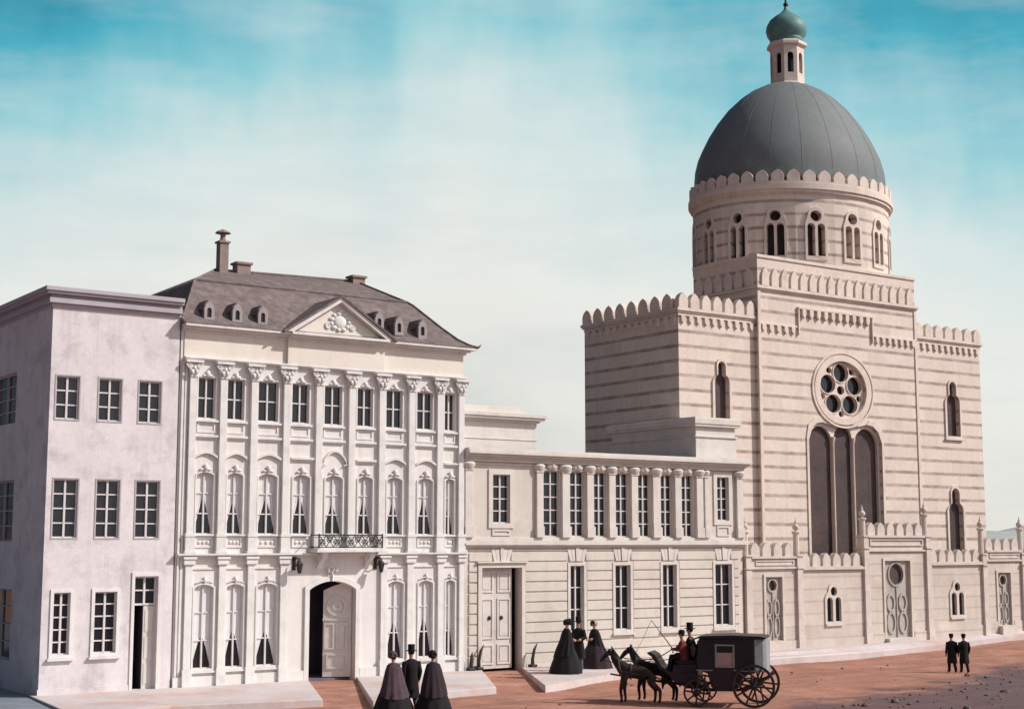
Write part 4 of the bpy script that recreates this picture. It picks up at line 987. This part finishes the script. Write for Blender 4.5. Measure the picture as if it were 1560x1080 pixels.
# ================================================================ WHEEL GUARDS
def guard(x, y, h, lean, label):
    t = thing('wheel_guard', label, 'wheel guard', (x, y, 0), 0, 'curved iron wheel guards by the doors')
    m = MB(); m.tube([(0, 0, 0), (-.02*lean, -.02, h*.35), (.06*lean, -.02, h*.75), (.2*lean, 0, h)], [.07, .06, .05, .015], 8); m.build('horn', MT['iron'], t, smooth=True, local=True)
    m = MB(); m.box(-.13, .13, -.12, .12, 0, .1); m.build('base', MT['iron'], t, bevel=.02, local=True)
guard(28.75, -.25, .62, .3, 'short straight iron wheel guard at the foot of the palace corner')
guard(29.12, -.2, .85, 1, 'curved iron wheel guard on the left of the panelled annex door')
guard(31.35, -.3, .82, 1, 'curved iron wheel guard on the right of the panelled annex door')

# ================================================================ PEOPLE, HORSES, CARRIAGE
def skin_bm(verts, edges, radii, sub=1):
    """grow one continuous surface over a skeleton; returns (verts, faces)"""
    me = bpy.data.meshes.new('skeleton'); me.from_pydata([tuple(v) for v in verts], edges, [])
    ob = bpy.data.objects.new('skeleton', me); COL.objects.link(ob)
    md = ob.modifiers.new('skin', 'SKIN'); md.use_smooth_shade = True; md.branch_smoothing = .6
    for i, r in enumerate(radii):
        sv = me.skin_vertices[0].data[i]; sv.radius = (r, r) if not isinstance(r, tuple) else r; sv.use_root = (i == 0)
    if sub: sm = ob.modifiers.new('sub', 'SUBSURF'); sm.levels = sub; sm.render_levels = sub
    dg = bpy.context.evaluated_depsgraph_get(); ev = ob.evaluated_get(dg); m2 = bpy.data.meshes.new_from_object(ev)
    vs = [tuple(v.co) for v in m2.vertices]; fs = [tuple(p.vertices) for p in m2.polygons]
    bpy.data.objects.remove(ob); bpy.data.meshes.remove(me); bpy.data.meshes.remove(m2)
    return vs, fs

def hand(m, w, d, side, curl=.5):
    """palm, four bent fingers of unequal length and a thumb, rooted at wrist w and pointing along d"""
    w = Vector(w); d = Vector(d).normalized(); s = d.cross(Vector((1, 0, .3))).normalized()*side; n = d.cross(s).normalized()
    m.tube([w-d*.02, w+d*.03, w+d*.085], [.024, .034, .036], 8)
    for i, (o, l) in enumerate(((-.030, .072), (-.010, .085), (.010, .080), (.028, .062))):
        b = w+d*.08+s*o; k1 = b+d*l*.45+n*l*.08*curl; k2 = k1+d*l*.32+n*l*.35*curl; k3 = k2+d*l*.15+n*l*.35*curl
        m.tube([b, k1, k2, k3], [.0095, .009, .0085, .006], 6)
    b = w+d*.035-s*.030; m.tube([b, b+d*.03-s*.025, b+d*.06-s*.028+n*.012], [.012, .011, .008], 6)

POSE_STAND = dict(pel=(0, 0, .95), waist=(0, 0, 1.10), chest=(.01, 0, 1.30), nb=(0, 0, 1.46), neck=(.01, 0, 1.53), h0=(.025, 0, 1.61), h1=(.02, 0, 1.72),
    shl=(0, .18, 1.42), ell=(-.03, .25, 1.14), wrl=(.08, .24, .90), shr=(0, -.18, 1.42), elr=(-.03, -.25, 1.14), wrr=(.08, -.24, .90),
    hil=(0, .09, .88), knl=(.03, .10, .49), anl=(-.02, .10, .08), tol=(.13, .12, .03), hir=(0, -.09, .88), knr=(.03, -.10, .49), anr=(-.02, -.10, .08), tor=(.13, -.12, .03))
ORDER = ['pel', 'waist', 'chest', 'nb', 'neck', 'h0', 'h1', 'shl', 'ell', 'wrl', 'shr', 'elr', 'wrr', 'hil', 'knl', 'anl', 'tol', 'hir', 'knr', 'anr', 'tor']
RAD = [(.13, .11), (.11, .10), (.14, .11), .07, .052, .075, .078, .058, .045, .03, .058, .045, .03, .085, .06, .042, .032, .085, .06, .042, .032]
EDG = [(0, 1), (1, 2), (2, 3), (3, 4), (4, 5), (5, 6), (2, 7), (7, 8), (8, 9), (2, 10), (10, 11), (11, 12), (0, 13), (13, 14), (14, 15), (15, 16), (0, 17), (17, 18), (18, 19), (19, 20)]
def ring(z, rx, ry, cx=0, cy=0, n=28, amp=0, k=9, ph=0):
    return [(cx+rx*(1+amp*math.sin(k*2*math.pi*i/n+ph))*math.cos(2*math.pi*i/n), cy+ry*(1+amp*math.sin(k*2*math.pi*i/n+ph))*math.sin(2*math.pi*i/n), z) for i in range(n)]

def person(label, loc, rz, height=1.75, pose=None, wear='man', cloth='black', second='grey_cloth', hat='top', group=None, seat=False, wide=1.0, cloth3=None, hatm='black'):
    t = thing('person', label, 'person', loc, rz, group, height/1.75)
    P = dict(POSE_STAND); P.update(pose or {})
    vs, fs = skin_bm([P[k] for k in ORDER], EDG, RAD, 2)
    b = MB(); b.add(vs, fs)
    hd = Vector(P['h1'])*.55+Vector(P['h0'])*.45
    b.ball((hd.x+.085, hd.y, hd.z-.01), (.022, .014, .028), 8, 6)                      # nose
    for s in (-1, 1):
        b.ball((hd.x, hd.y+s*.082, hd.z-.01), (.022, .012, .035), 8, 6)                # ears
        b.ball((hd.x+.070, hd.y+s*.032, hd.z+.022), (.014, .016, .010), 8, 5)          # eyelids
    b.tube([(hd.x+.070, hd.y-.025, hd.z-.062), (hd.x+.080, hd.y, hd.z-.060), (hd.x+.070, hd.y+.025, hd.z-.062)], [.005, .008, .005], 6)   # lips
    for s, e, w in ((1, 'ell', 'wrl'), (-1, 'elr', 'wrr')): hand(b, P[w], Vector(P[w])-Vector(P[e]), s, .7)
    b.build('body', MT['skin'], t, smooth=True, local=True, weld=False)
    h = MB(); h.ball((hd.x-.018, hd.y, hd.z+.028), (.094, .092, .095), 14, 9)
    if wear == 'woman': h.ball((hd.x-.09, hd.y, hd.z-.03), (.055, .06, .06), 10, 7)
    h.build('hair', MT['hair'], t, smooth=True, local=True)
    def sleeves(m, e=.018):
        for a, q, c in (('shl', 'ell', 'wrl'), ('shr', 'elr', 'wrr')):
            A, B, C = Vector(P[a]), Vector(P[q]), Vector(P[c]); m.tube([A, A*.5+B*.5, B, B*.5+C*.5, C], [.075+e, .066+e, .056+e, .05+e, .042+e], 10)
    if wear == 'woman':
        d = MB(); k = wide
        d.loft([ring(.015, .60*k, .62*k, -.04, 0, 40, .035, 10), ring(.12, .58*k, .60*k, -.035, 0, 40, .03, 10), ring(.35, .50*k, .52*k, -.03, 0, 40, .035, 10), ring(.6, .40*k, .42*k, -.02, 0, 40, .035, 10), ring(.82, .28*k, .31*k, -.01, 0, 40, .03, 10), ring(.98, .18, .20, 0, 0, 40, .01, 10),
                ring(1.06, .135, .15, 0, 0, 40), ring(1.22, .155, .175, .01, 0, 40), ring(1.34, .15, .20, .0, 0, 40), ring(1.43, .10, .19, 0, 0, 40), ring(1.49, .062, .07, 0, 0, 40)])
        d.build('dress', MT[cloth], t, smooth=True, local=True)
        d = MB(); sleeves(d, -.012); d.build('sleeves', MT[cloth], t, smooth=True, local=True)
        s = MB()
        s.loft([ring(.60, .38*k, .42*k, -.10, 0, 44, .07, 11, 1), ring(.85, .30, .34, -.06, 0, 44, .06, 11, 1), ring(1.1, .215, .28, -.02, 0, 44, .05, 11, 1), ring(1.30, .165, .235, -.005, 0, 44, .03, 11, 1), ring(1.41, .12, .185, 0, 0, 44, .02, 11, 1), ring(1.49, .075, .085, 0, 0, 44)])
        s.xf(lambda x, y, z: (x, y, z-(.22*max(0, -x-.1) if z < 1.2 else 0)+(.35*max(0, x-.05) if z < 1.0 else 0)))
        s.build('shawl', MT[second], t, smooth=True, local=True)
    else:
        skirt = []
        c = MB()
        if not seat:
            c.loft([ring(.44, .20, .235, -.02, 0, 28, .05, 7), ring(.62, .19, .225, -.015, 0, 28, .04, 7), ring(.85, .165, .205, 0, 0, 28, .02, 7), ring(1.03, .14, .175, 0, 0, 28), ring(1.2, .155, .20, .01, 0, 28), ring(1.34, .15, .22, .005, 0, 28), ring(1.43, .105, .20, 0, 0, 28), ring(1.50, .068, .075, 0, 0, 28)])
        else:
            z0 = P['pel'][2]; x0 = P['pel'][0]
            c.loft([ring(z0-.14, .20, .24, x0+.02, P['pel'][1]), ring(z0+.02, .19, .22, x0, P['pel'][1]), ring(z0+.2, .155, .19, P['waist'][0], P['pel'][1]), ring(z0+.36, .16, .21, P['chest'][0], P['pel'][1]), ring(z0+.47, .11, .20, P['nb'][0], P['pel'][1]), ring(z0+.54, .068, .075, P['nb'][0], P['pel'][1])])
        sleeves(c, .014); c.build('coat', MT[cloth], t, smooth=True, local=True)
        l = MB()
        for a, q, e in (('hil', 'knl', 'anl'), ('hir', 'knr', 'anr')):
            A, B, C = Vector(P[a]), Vector(P[q]), Vector(P[e]); l.tube([A, A*.5+B*.5, B, B*.5+C*.5, C+Vector((0, 0, .0))], [.11, .10, .082, .072, .066], 10)
        l.build('trousers', MT[second], t, smooth=True, local=True)
    for a, q in (('anl', 'tol'), ('anr', 'tor')):
        A, B = Vector(P[a]), Vector(P[q]); dv = (B-A); A2 = A-Vector((dv.x, dv.y, 0))*.35
        MB().tube([A2+Vector((0, 0, -.03)), A+Vector((0, 0, -.02)), A*.4+B*.6+Vector((0, 0, .005)), B+Vector((.02, 0, 0))], [.035, .052, .046, .03], 8).build('shoe', MT['iron'], t, smooth=True, local=True)
    c = MB(); x, y, z = hd
    if hat == 'top':
        c.lathe([(.165, z+.045), (.17, z+.06), (.10, z+.062), (.098, z+.16), (.104, z+.22), (.098, z+.23)], x-.01, y, 20)
        c.build('top_hat', MT[hatm], t, smooth=True, local=True)
    elif hat == 'cap':
        c.lathe([(.105, z+.04), (.115, z+.10), (.09, z+.15), (.03, z+.165)], x-.01, y, 16); c.ext([(x+.06, y-.08), (x+.16, y-.05), (x+.16, y+.05), (x+.06, y+.08)], [], z+.04, z+.052, 'z')
        c.build('cap', MT[hatm], t, smooth=True, local=True)
    elif hat == 'bonnet':
        rs = []
        for k_, (dx, r) in enumerate(((-.13, .03), (-.12, .07), (-.06, .10), (.0, .11), (.06, .118), (.10, .128))):
            rs.append([(x+dx, y+r*math.cos(a), z+.02+r*1.02*math.sin(a)) for a in [R(-55+290*i/20) for i in range(21)]])
        n = 21; vs = [p for r in rs for p in r]; fs = [(j*n+i, j*n+i+1, (j+1)*n+i+1, (j+1)*n+i) for j in range(5) for i in range(n-1)]
        c.add(vs, fs); o = c.build('bonnet', MT[hatm], t, smooth=True, local=True)
        sd_ = o.modifiers.new('solid', 'SOLIDIFY'); sd_.thickness = .012
    return t

ARMS_FOLD = dict(shl=(0, .145, 1.39), shr=(0, -.145, 1.39), ell=(.0, .20, 1.15), wrl=(.20, .08, 1.12), elr=(.0, -.20, 1.15), wrr=(.20, -.08, 1.10))
LINK = dict(elr=(-.02, -.27, 1.16), wrr=(.18, -.18, 1.14))
WALK = dict(knl=(.10, .10, .49), anl=(.14, .10, .08), tol=(.29, .11, .03), knr=(.0, -.10, .49), anr=(-.20, -.10, .10), tor=(-.06, -.11, .035))
trio = 'three people walking past the arched doorway'
person('woman in wide black dress, mauve shawl and grey bonnet, nearest the arched palace doorway', (20.62, -8.75, -.22), R(75), 1.66, ARMS_FOLD, 'woman', 'black', 'mauve', 'bonnet', trio, wide=1.0, hatm='grey_cloth')
person('man in black frock coat and top hat between two women in dark shawls', (21.42, -8.35, -.22), R(80), 1.70, WALK, 'man', 'black', 'grey_cloth', 'top', trio)
person('woman in black dress, darker plum shawl and dark bonnet, rightmost of the trio', (21.62, -9.15, -.22), R(70), 1.66, ARMS_FOLD, 'woman', 'black', 'plum', 'bonnet', trio, wide=.9, hatm='black')
trio2 = 'three people talking on the pavement by the annex windows'
person('woman in long black cloak and dark bonnet on the pavement nearest the panelled door', (30.85, -2.95, 0), R(-15), 1.76, ARMS_FOLD, 'woman', 'black', 'black', 'bonnet', trio2, wide=.92, hatm='black')
person('top-hatted man in black coat on the pavement under the first annex window', (31.75, -2.45, 0), R(200), 1.70, dict(ell=(.02, .28, 1.16), wrl=(.18, .22, 1.12)), 'man', 'black', 'grey_cloth', 'top', trio2)
person('woman in a wide dark dress and brown bonnet on the pavement just behind the horses', (32.85, -1.95, 0), R(190), 1.60, ARMS_FOLD, 'woman', 'plum', 'black', 'bonnet', trio2, wide=1.1, hatm='brown')
pair = 'two small figures strolling on the open street'
person('small dark-coated figure on the open street, the one nearer the carriage', (43.82, -8.62, -.22), R(60), 1.31, WALK, 'man', 'black', 'black', 'cap', pair)
person('small dark-coated figure on the open street, the one further from the carriage', (44.08, -8.95, -.22), R(60), 1.31, WALK, 'man', 'black', 'black', 'cap', pair)

CO = Vector((30.49, -12.35, -.22)); CA = R(129)
def cw(x, y, z): return (CO.x+x*math.cos(CA)-y*math.sin(CA), CO.y+x*math.sin(CA)+y*math.cos(CA), CO.z+z)
def wheel(root, x, y, r, ns):
    m = MB()
    def place(mb): return mb.xf(lambda a, b, c: (x+a, y+c, r+b))
    m.lathe([(r*.88, -.032), (r*.965, -.034), (r*.965, .034), (r*.88, .032), (r*.88, -.032)], 0, 0, 40, caps=False)
    for i in range(ns):
        a = 2*math.pi*i/ns+.1; m.tube([(.06*math.cos(a), .06*math.sin(a), 0), (r*.5*math.cos(a), r*.5*math.sin(a), 0), (r*.92*math.cos(a), r*.92*math.sin(a), 0)], [.036, .027, .028], 6)
    o = place(m).build('wheel', MT['wheelwood'], root, smooth=True, local=True)
    m = MB(); m.lathe([(r*.962, -.036), (r, -.036), (r, .036), (r*.962, .036), (r*.962, -.036)], 0, 0, 44, caps=False); place(m).build('tyre', MT['iron'], o, smooth=True, local=True)
    m = MB(); m.lathe([(.05, -.11), (.085, -.08), (.095, 0), (.085, .08), (.06, .10), (.05, .13)], 0, 0, 16); place(m).build('hub', MT['coach'], o, smooth=True, local=True)
def carriage():
    t = thing('carriage', 'closed black horse carriage with tall spoked wheels on the red street', 'carriage', CO, CA)
    B = lambda m, n, mt, p=t, **k: m.build(n, MT[mt], p, local=True, **k)
    side = [(-.02, 1.02), (-.05, .95), (.28, .86), (.44, .60), (.56, .43), (1.08, .42), (1.22, .55), (1.30, .90), (1.58, 1.02), (1.62, 1.30), (1.55, 1.88), (-.02, 1.92)]
    m = MB(); m.ext(side, [], -.58, .58); bd = B(m, 'body', 'coach', bevel=.03)
    m = MB(); m.ext([(-.02, -.58), (-.02, .58), (-.26, .50), (-.36, .40), (-.36, -.40), (-.26, -.50)], [], 1.0, 1.90, 'z'); B(m, 'sunlit_rear_panel', 'leather', bevel=.03)  # sunlight on the rear painted in as a grey lighter than the body
    m = MB(); m.ext([(-.34, 1.905), (1.60, 1.885), (1.68, 1.84), (1.68, 1.89), (1.5, 1.955), (.6, 1.99), (-.2, 1.975), (-.38, 1.93)], [], -.62, .62); B(m, 'roof', 'coach', bevel=.02)
    m = MB(); m.box(-.37, 1.62, -.60, .60, .985, 1.015); B(m, 'belt_rail', 'leather')
    for s in (-1, 1):
        a, b = (.578, .605) if s > 0 else (-.605, -.578)
        m = MB(); m.ext([(.44, .52), (1.10, .52), (1.16, .62), (1.16, 1.78), (.44, 1.80)], [op(.56, 1.05, 1.12, 1.70)], a, b); d = B(m, 'door', 'coach', bevel=.008)
        a2, b2 = (.582, .590) if s > 0 else (-.590, -.582)
        m = MB(); m.ext(op(.53, 1.08, 1.09, 1.73), [op(.575, 1.035, 1.13, 1.69)], (a if s < 0 else b)-(.012 if s < 0 else 0), (a if s < 0 else b)+(0 if s < 0 else .012)); w = B(m, 'window', 'leather', d)
        m = MB(); m.ext(op(.55, 1.06, 1.10, 1.50), [], a2, b2); B(m, 'blind', 'cream_blind', w)
        m = MB(); m.ext(op(.55, 1.06, 1.505, 1.71), [], a2, b2); B(m, 'pane', 'glass', w)
        m = MB(); m.ball((.52, s*.63, 1.02), (.05, .02, .018), 8, 5); B(m, 'handle', 'leather', d)
    m = MB(); m.tube([(1.62, .45, 1.5), (1.72, .52, 1.5)], .015, 6); m.lathe([(.03, 1.36), (.07, 1.42), (.085, 1.62), (.04, 1.68), (.05, 1.72), (.02, 1.76)], 1.72, .52, 10); B(m, 'lamp', 'iron', smooth=True)
    m = MB(); m.tube([(1.62, -.45, 1.5), (1.72, -.52, 1.5)], .015, 6); m.lathe([(.03, 1.36), (.07, 1.42), (.085, 1.62), (.04, 1.68), (.05, 1.72), (.02, 1.76)], 1.72, -.52, 10); B(m, 'lamp', 'iron', smooth=True)
    # box seat, footboard, mudguards, running gear
    m = MB(); m.ext([(1.58, .62), (2.28, .62), (2.42, .80), (2.72, 1.02), (2.75, 1.10), (2.70, 1.10), (2.36, .90), (2.30, 1.12), (1.62, 1.16)], [], -.46, .46); B(m, 'box_seat', 'coach', bevel=.02)
    m = MB(); m.ext([(2.60, .97), (2.74, 1.0), (2.95, 1.33), (3.10, 1.44), (3.0, 1.47), (2.84, 1.38)], [], -.42, .42); B(m, 'dashboard', 'coach', bevel=.02)
    m = MB(); m.ext([(1.40, .45), (2.0, .45), (2.1, .619), (1.59, .619)], [], -.34, .34); B(m, 'boot', 'coach', bevel=.03)
    m = MB(); m.box(1.66, 2.26, -.47, .47, 1.165, 1.25); B(m, 'seat_cushion', 'plum', bevel=.03)
    m = MB(); m.tube([(1.66, -.47, 1.2), (1.60, -.47, 1.45), (1.60, .47, 1.45), (1.66, .47, 1.2)], .02, 6); B(m, 'seat_rail', 'iron')
    for s in (-1, 1):
        m = MB(); m.ext([(2.14, .80), (2.0, .86), (1.75, .88), (1.5, .82), (1.32, .66), (1.30, .68), (1.49, .85), (1.75, .91), (2.01, .89), (2.15, .83)], [], s*.70-.08, s*.70+.08); B(m, 'mudguard', 'coach')
        m = MB(); m.tube([(-.45, s*.4, .95), (-.3, s*.42, .78), (0, s*.42, .68), (.3, s*.42, .72), (.5, s*.42, .6)], .025, 6); m.tube([(1.3, s*.35, .62), (1.6, s*.36, .52), (1.9, s*.35, .62)], .022, 6); B(m, 'spring', 'iron')
    m = MB(); m.tube([(0, -.68, .60), (0, .68, .60)], .035, 8); m.tube([(1.6, -.68, .38), (1.6, .68, .38)], .035, 8); m.tube([(0, 0, .60), (.5, 0, .42), (1.3, 0, .40), (1.6, 0, .42)], .04, 8); m.lathe([(.25, .5), (.25, .55)], 1.6, 0, 16); B(m, 'running_gear', 'wheelwood')
    m = MB(); m.tube([(1.6, 0, .48), (2.6, 0, .58), (4.25, 0, .78)], [.04, .035, .025], 8); m.tube([(2.5, -.62, .60), (2.5, .62, .60)], .025, 6); B(m, 'pole', 'wheelwood')
    for s in (-1, 1): wheel(t, 0, s*.68, .60, 10); wheel(t, 1.6, s*.68, .385, 8)
carriage()

def make_horse(label):
    t = thing('horse', label, 'horse', (0, 0, 0), 0, 'pair of horses drawing the carriage')
    V = [(-.55, 0, 1.28), (-.2, 0, 1.22), (.2, 0, 1.20), (.52, 0, 1.22), (.70, 0, 1.42), (.86, 0, 1.68), (.98, 0, 1.92), (1.16, 0, 1.84), (1.32, 0, 1.66), (1.42, 0, 1.54)]
    Rr = [(.31, .34), (.33, .33), (.32, .33), (.29, .34), (.20, .27), (.135, .19), (.10, .125), (.095, .115), (.065, .075), (.055, .055)]
    E = [(i, i+1) for i in range(9)]
    for s in (-1, 1):
        o = len(V); f = .10 if s > 0 else -.04
        V += [(.50, s*.17, .98), (.54+f, s*.16, .52), (.50+f, s*.16, .16), (.54+f, s*.16, .04)]; Rr += [.15, .07, .05, .064]; E += [(3, o), (o, o+1), (o+1, o+2), (o+2, o+3)]
        o = len(V); f = -.12 if s > 0 else .06
        V += [(-.58, s*.17, 1.02), (-.46+f*.3, s*.17, .80), (-.74+f, s*.16, .50), (-.72+f, s*.16, .15), (-.67+f, s*.16, .04)]; Rr += [.22, .16, .072, .05, .065]; E += [(0, o), (o, o+1), (o+1, o+2), (o+2, o+3), (o+3, o+4)]
    vs, fs = skin_bm(V, E, Rr, 2); b = MB(); b.add(vs, fs)
    for s in (-1, 1):
        b.tube([(.95, s*.06, 1.98), (.95, s*.085, 2.06), (.99, s*.075, 2.14)], [.035, .035, .006], 8)
        b.ball((1.13, s*.088, 1.86), (.025, .014, .022), 8, 6); b.ball((1.43, s*.03, 1.55), (.018, .012, .014), 8, 5)
    b.build('body', MT['horse'], t, smooth=True, local=True, weld=False)
    m = MB()
    for i in range(14):
        u = i/13; x = .98-.38*u; z = 2.02-.50*u
        m.tube([(x-.03, 0, z), (x-.09, .05, z-.05), (x-.11, .10, z-.17-.03*(i % 3))], [.035, .04, .012], 6)
    m.tube([(1.0, 0, 2.02), (1.10, 0, 1.98), (1.17, .01, 1.90)], [.03, .03, .01], 6); m.build('mane', MT['mane'], t, smooth=True, local=True)
    m = MB(); m.tube([(-.80, 0, 1.38), (-.92, 0, 1.30), (-.98, 0, 1.05), (-.97, 0, .75), (-.94, 0, .55)], [.05, .07, .085, .075, .02], 10); m.build('tail', MT['mane'], t, smooth=True, local=True)
    h = MB()
    rr = [(.66+.05*math.cos(a)*0+.24*math.sin(a)*.35, .27*math.cos(a), 1.30+.36*math.sin(a)) for a in [2*math.pi*i/20 for i in range(21)]]
    h.tube(rr, .045, 8)
    h.tube([(.25+.0, .285*math.cos(a), 1.19+.30*math.sin(a)) for a in [2*math.pi*i/20 for i in range(21)]], .022, 6)
    for s in (-1, 1):
        h.tube([(.66, s*.28, 1.22), (.1, s*.315, 1.12), (-.5, s*.31, 1.05), (-.9, s*.26, .90)], .018, 6)
        h.tube([(.97, s*.11, 1.99), (1.10, s*.11, 1.80), (1.30, s*.085, 1.62)], .012, 5)
        h.ext([(1.07, 1.80), (1.17, 1.76), (1.20, 1.90), (1.11, 1.94)], [], s*.118-.008, s*.118+.008)
        h.tube([(1.33, s*.075, 1.62), (.95, s*.17, 1.52), (.45, s*.12, 1.56), (-.3, s*.12, 1.56)], .010, 5)
    h.tube([(1.30+.0*math.cos(a), .085*math.cos(a), 1.66+.085*math.sin(a)) for a in [2*math.pi*i/14 for i in range(15)]], .012, 5)
    h.tube([(-.2, 0, 1.53), (-.55, 0, 1.59), (-.82, 0, 1.40)], .016, 5)
    h.build('harness', MT['iron'], t, smooth=True, local=True)
    return t
hz = make_horse('dark bay carriage horse on the near side, with its whole flank in view'); hz.location = cw(3.36, .42, 0); hz.rotation_euler.z = CA+R(10); hz.scale = (.76,)*3
h2 = copy_tree(hz); h2['label'] = 'dark bay carriage horse on the far side, mostly hidden behind its partner'; h2.location = cw(2.98, -.40, 0); h2.rotation_euler.z = CA-R(1)

def seated(z, lean=.0, **kw):
    d = dict(pel=(0, 0, z+.10), waist=(.01, 0, z+.26), chest=(.03+lean, 0, z+.46), nb=(.03+lean, 0, z+.62), neck=(.04+lean, 0, z+.69), h0=(.06+lean, 0, z+.77), h1=(.05+lean, 0, z+.88),
        shl=(.02+lean, .18, z+.58), ell=(.08, .26, z+.33), wrl=(.32, .16, z+.36), shr=(.02+lean, -.18, z+.58), elr=(.08, -.26, z+.33), wrr=(.32, -.16, z+.34),
        hil=(.04, .10, z+.08), knl=(.44, .12, z+.10), anl=(.50, .12, z-.28), tol=(.64, .13, z-.31), hir=(.04, -.10, z+.08), knr=(.44, -.12, z+.10), anr=(.50, -.12, z-.28), tor=(.64, -.13, z-.31))
    d.update(kw); return d
on_box = 'the two drivers on the carriage box'
sc = .86
person('driver in a red coat and dark cap holding a whip on the carriage box', cw(2.02, .21, 1.25), CA, 1.75*sc, seated(0, .04), 'man', 'red_cloth', 'black', 'cap', on_box, seat=True)
person('tall driver in a black coat and tall top hat sitting upright on the carriage box', cw(1.88, -.22, 1.25), CA, 1.75*.98, seated(0), 'man', 'black', 'black', 'top', on_box, seat=True)
w = MB()
hand_p = Vector(cw(2.02+.36*sc, .21+.14, 1.25+.36*sc))
tip = Vector(cw(2.98, .2, 2.36)); end = Vector(cw(3.45, .2, 1.42))
w.tube([hand_p+Vector((0, 0, -.12)), hand_p, hand_p*.4+tip*.6, tip], [.02, .018, .013, .010], 6); w.tube([tip, tip*.5+end*.5+Vector((0, 0, -.04)), end], .006, 5)
tag(w.build('whip', MT['wheelwood'], smooth=True), 'long thin carriage whip slanting up from the red-coated driver\'s hand', 'whip')
w = MB()
for s in (-1, 1):
    a = Vector(cw(2.02+.38*sc, .21+.1*s, 1.25+.36*sc)); b = Vector(cw(3.1, .42*s, 1.24)); c = Vector(cw(3.9, .42*s, 1.20))
    w.tube([a, a*.5+b*.5+Vector((0, 0, -.07)), b, c], .009, 5)
tag(w.build('reins', MT['iron'], smooth=True), 'thin leather reins running from the driver\'s hands to the two horses', 'reins')

# loose stones and tufts on the rough ground at the lower right
def scatter():
    r = random.Random(21); m = MB()
    for k in range(1100):
        x = r.uniform(22, 58); y = r.uniform(-18, -4.5)
        u = .30*x-.95*y
        if r.random() > (.10 if u < 22.5 else .9): continue
        s = r.uniform(.015, .06)*(1 if r.random() < .93 else 2.2); z = -.22+gz(x)+s*.25; n = 7; o = len(m.v)
        m.ball((x, y, z), (s*r.uniform(.8, 1.4), s*r.uniform(.8, 1.4), s*.7), n, 4)
        for i in range(o, len(m.v)): a = m.v[i]; m.v[i] = (a[0]+r.uniform(-.2, .2)*s, a[1]+r.uniform(-.2, .2)*s, a[2]+r.uniform(-.15, .15)*s)
    tag(m.build('rubble', MT['stone'], weld=False), 'loose dark stones scattered over the rough ground at the lower right', 'rubble', kind='stuff')
scatter()
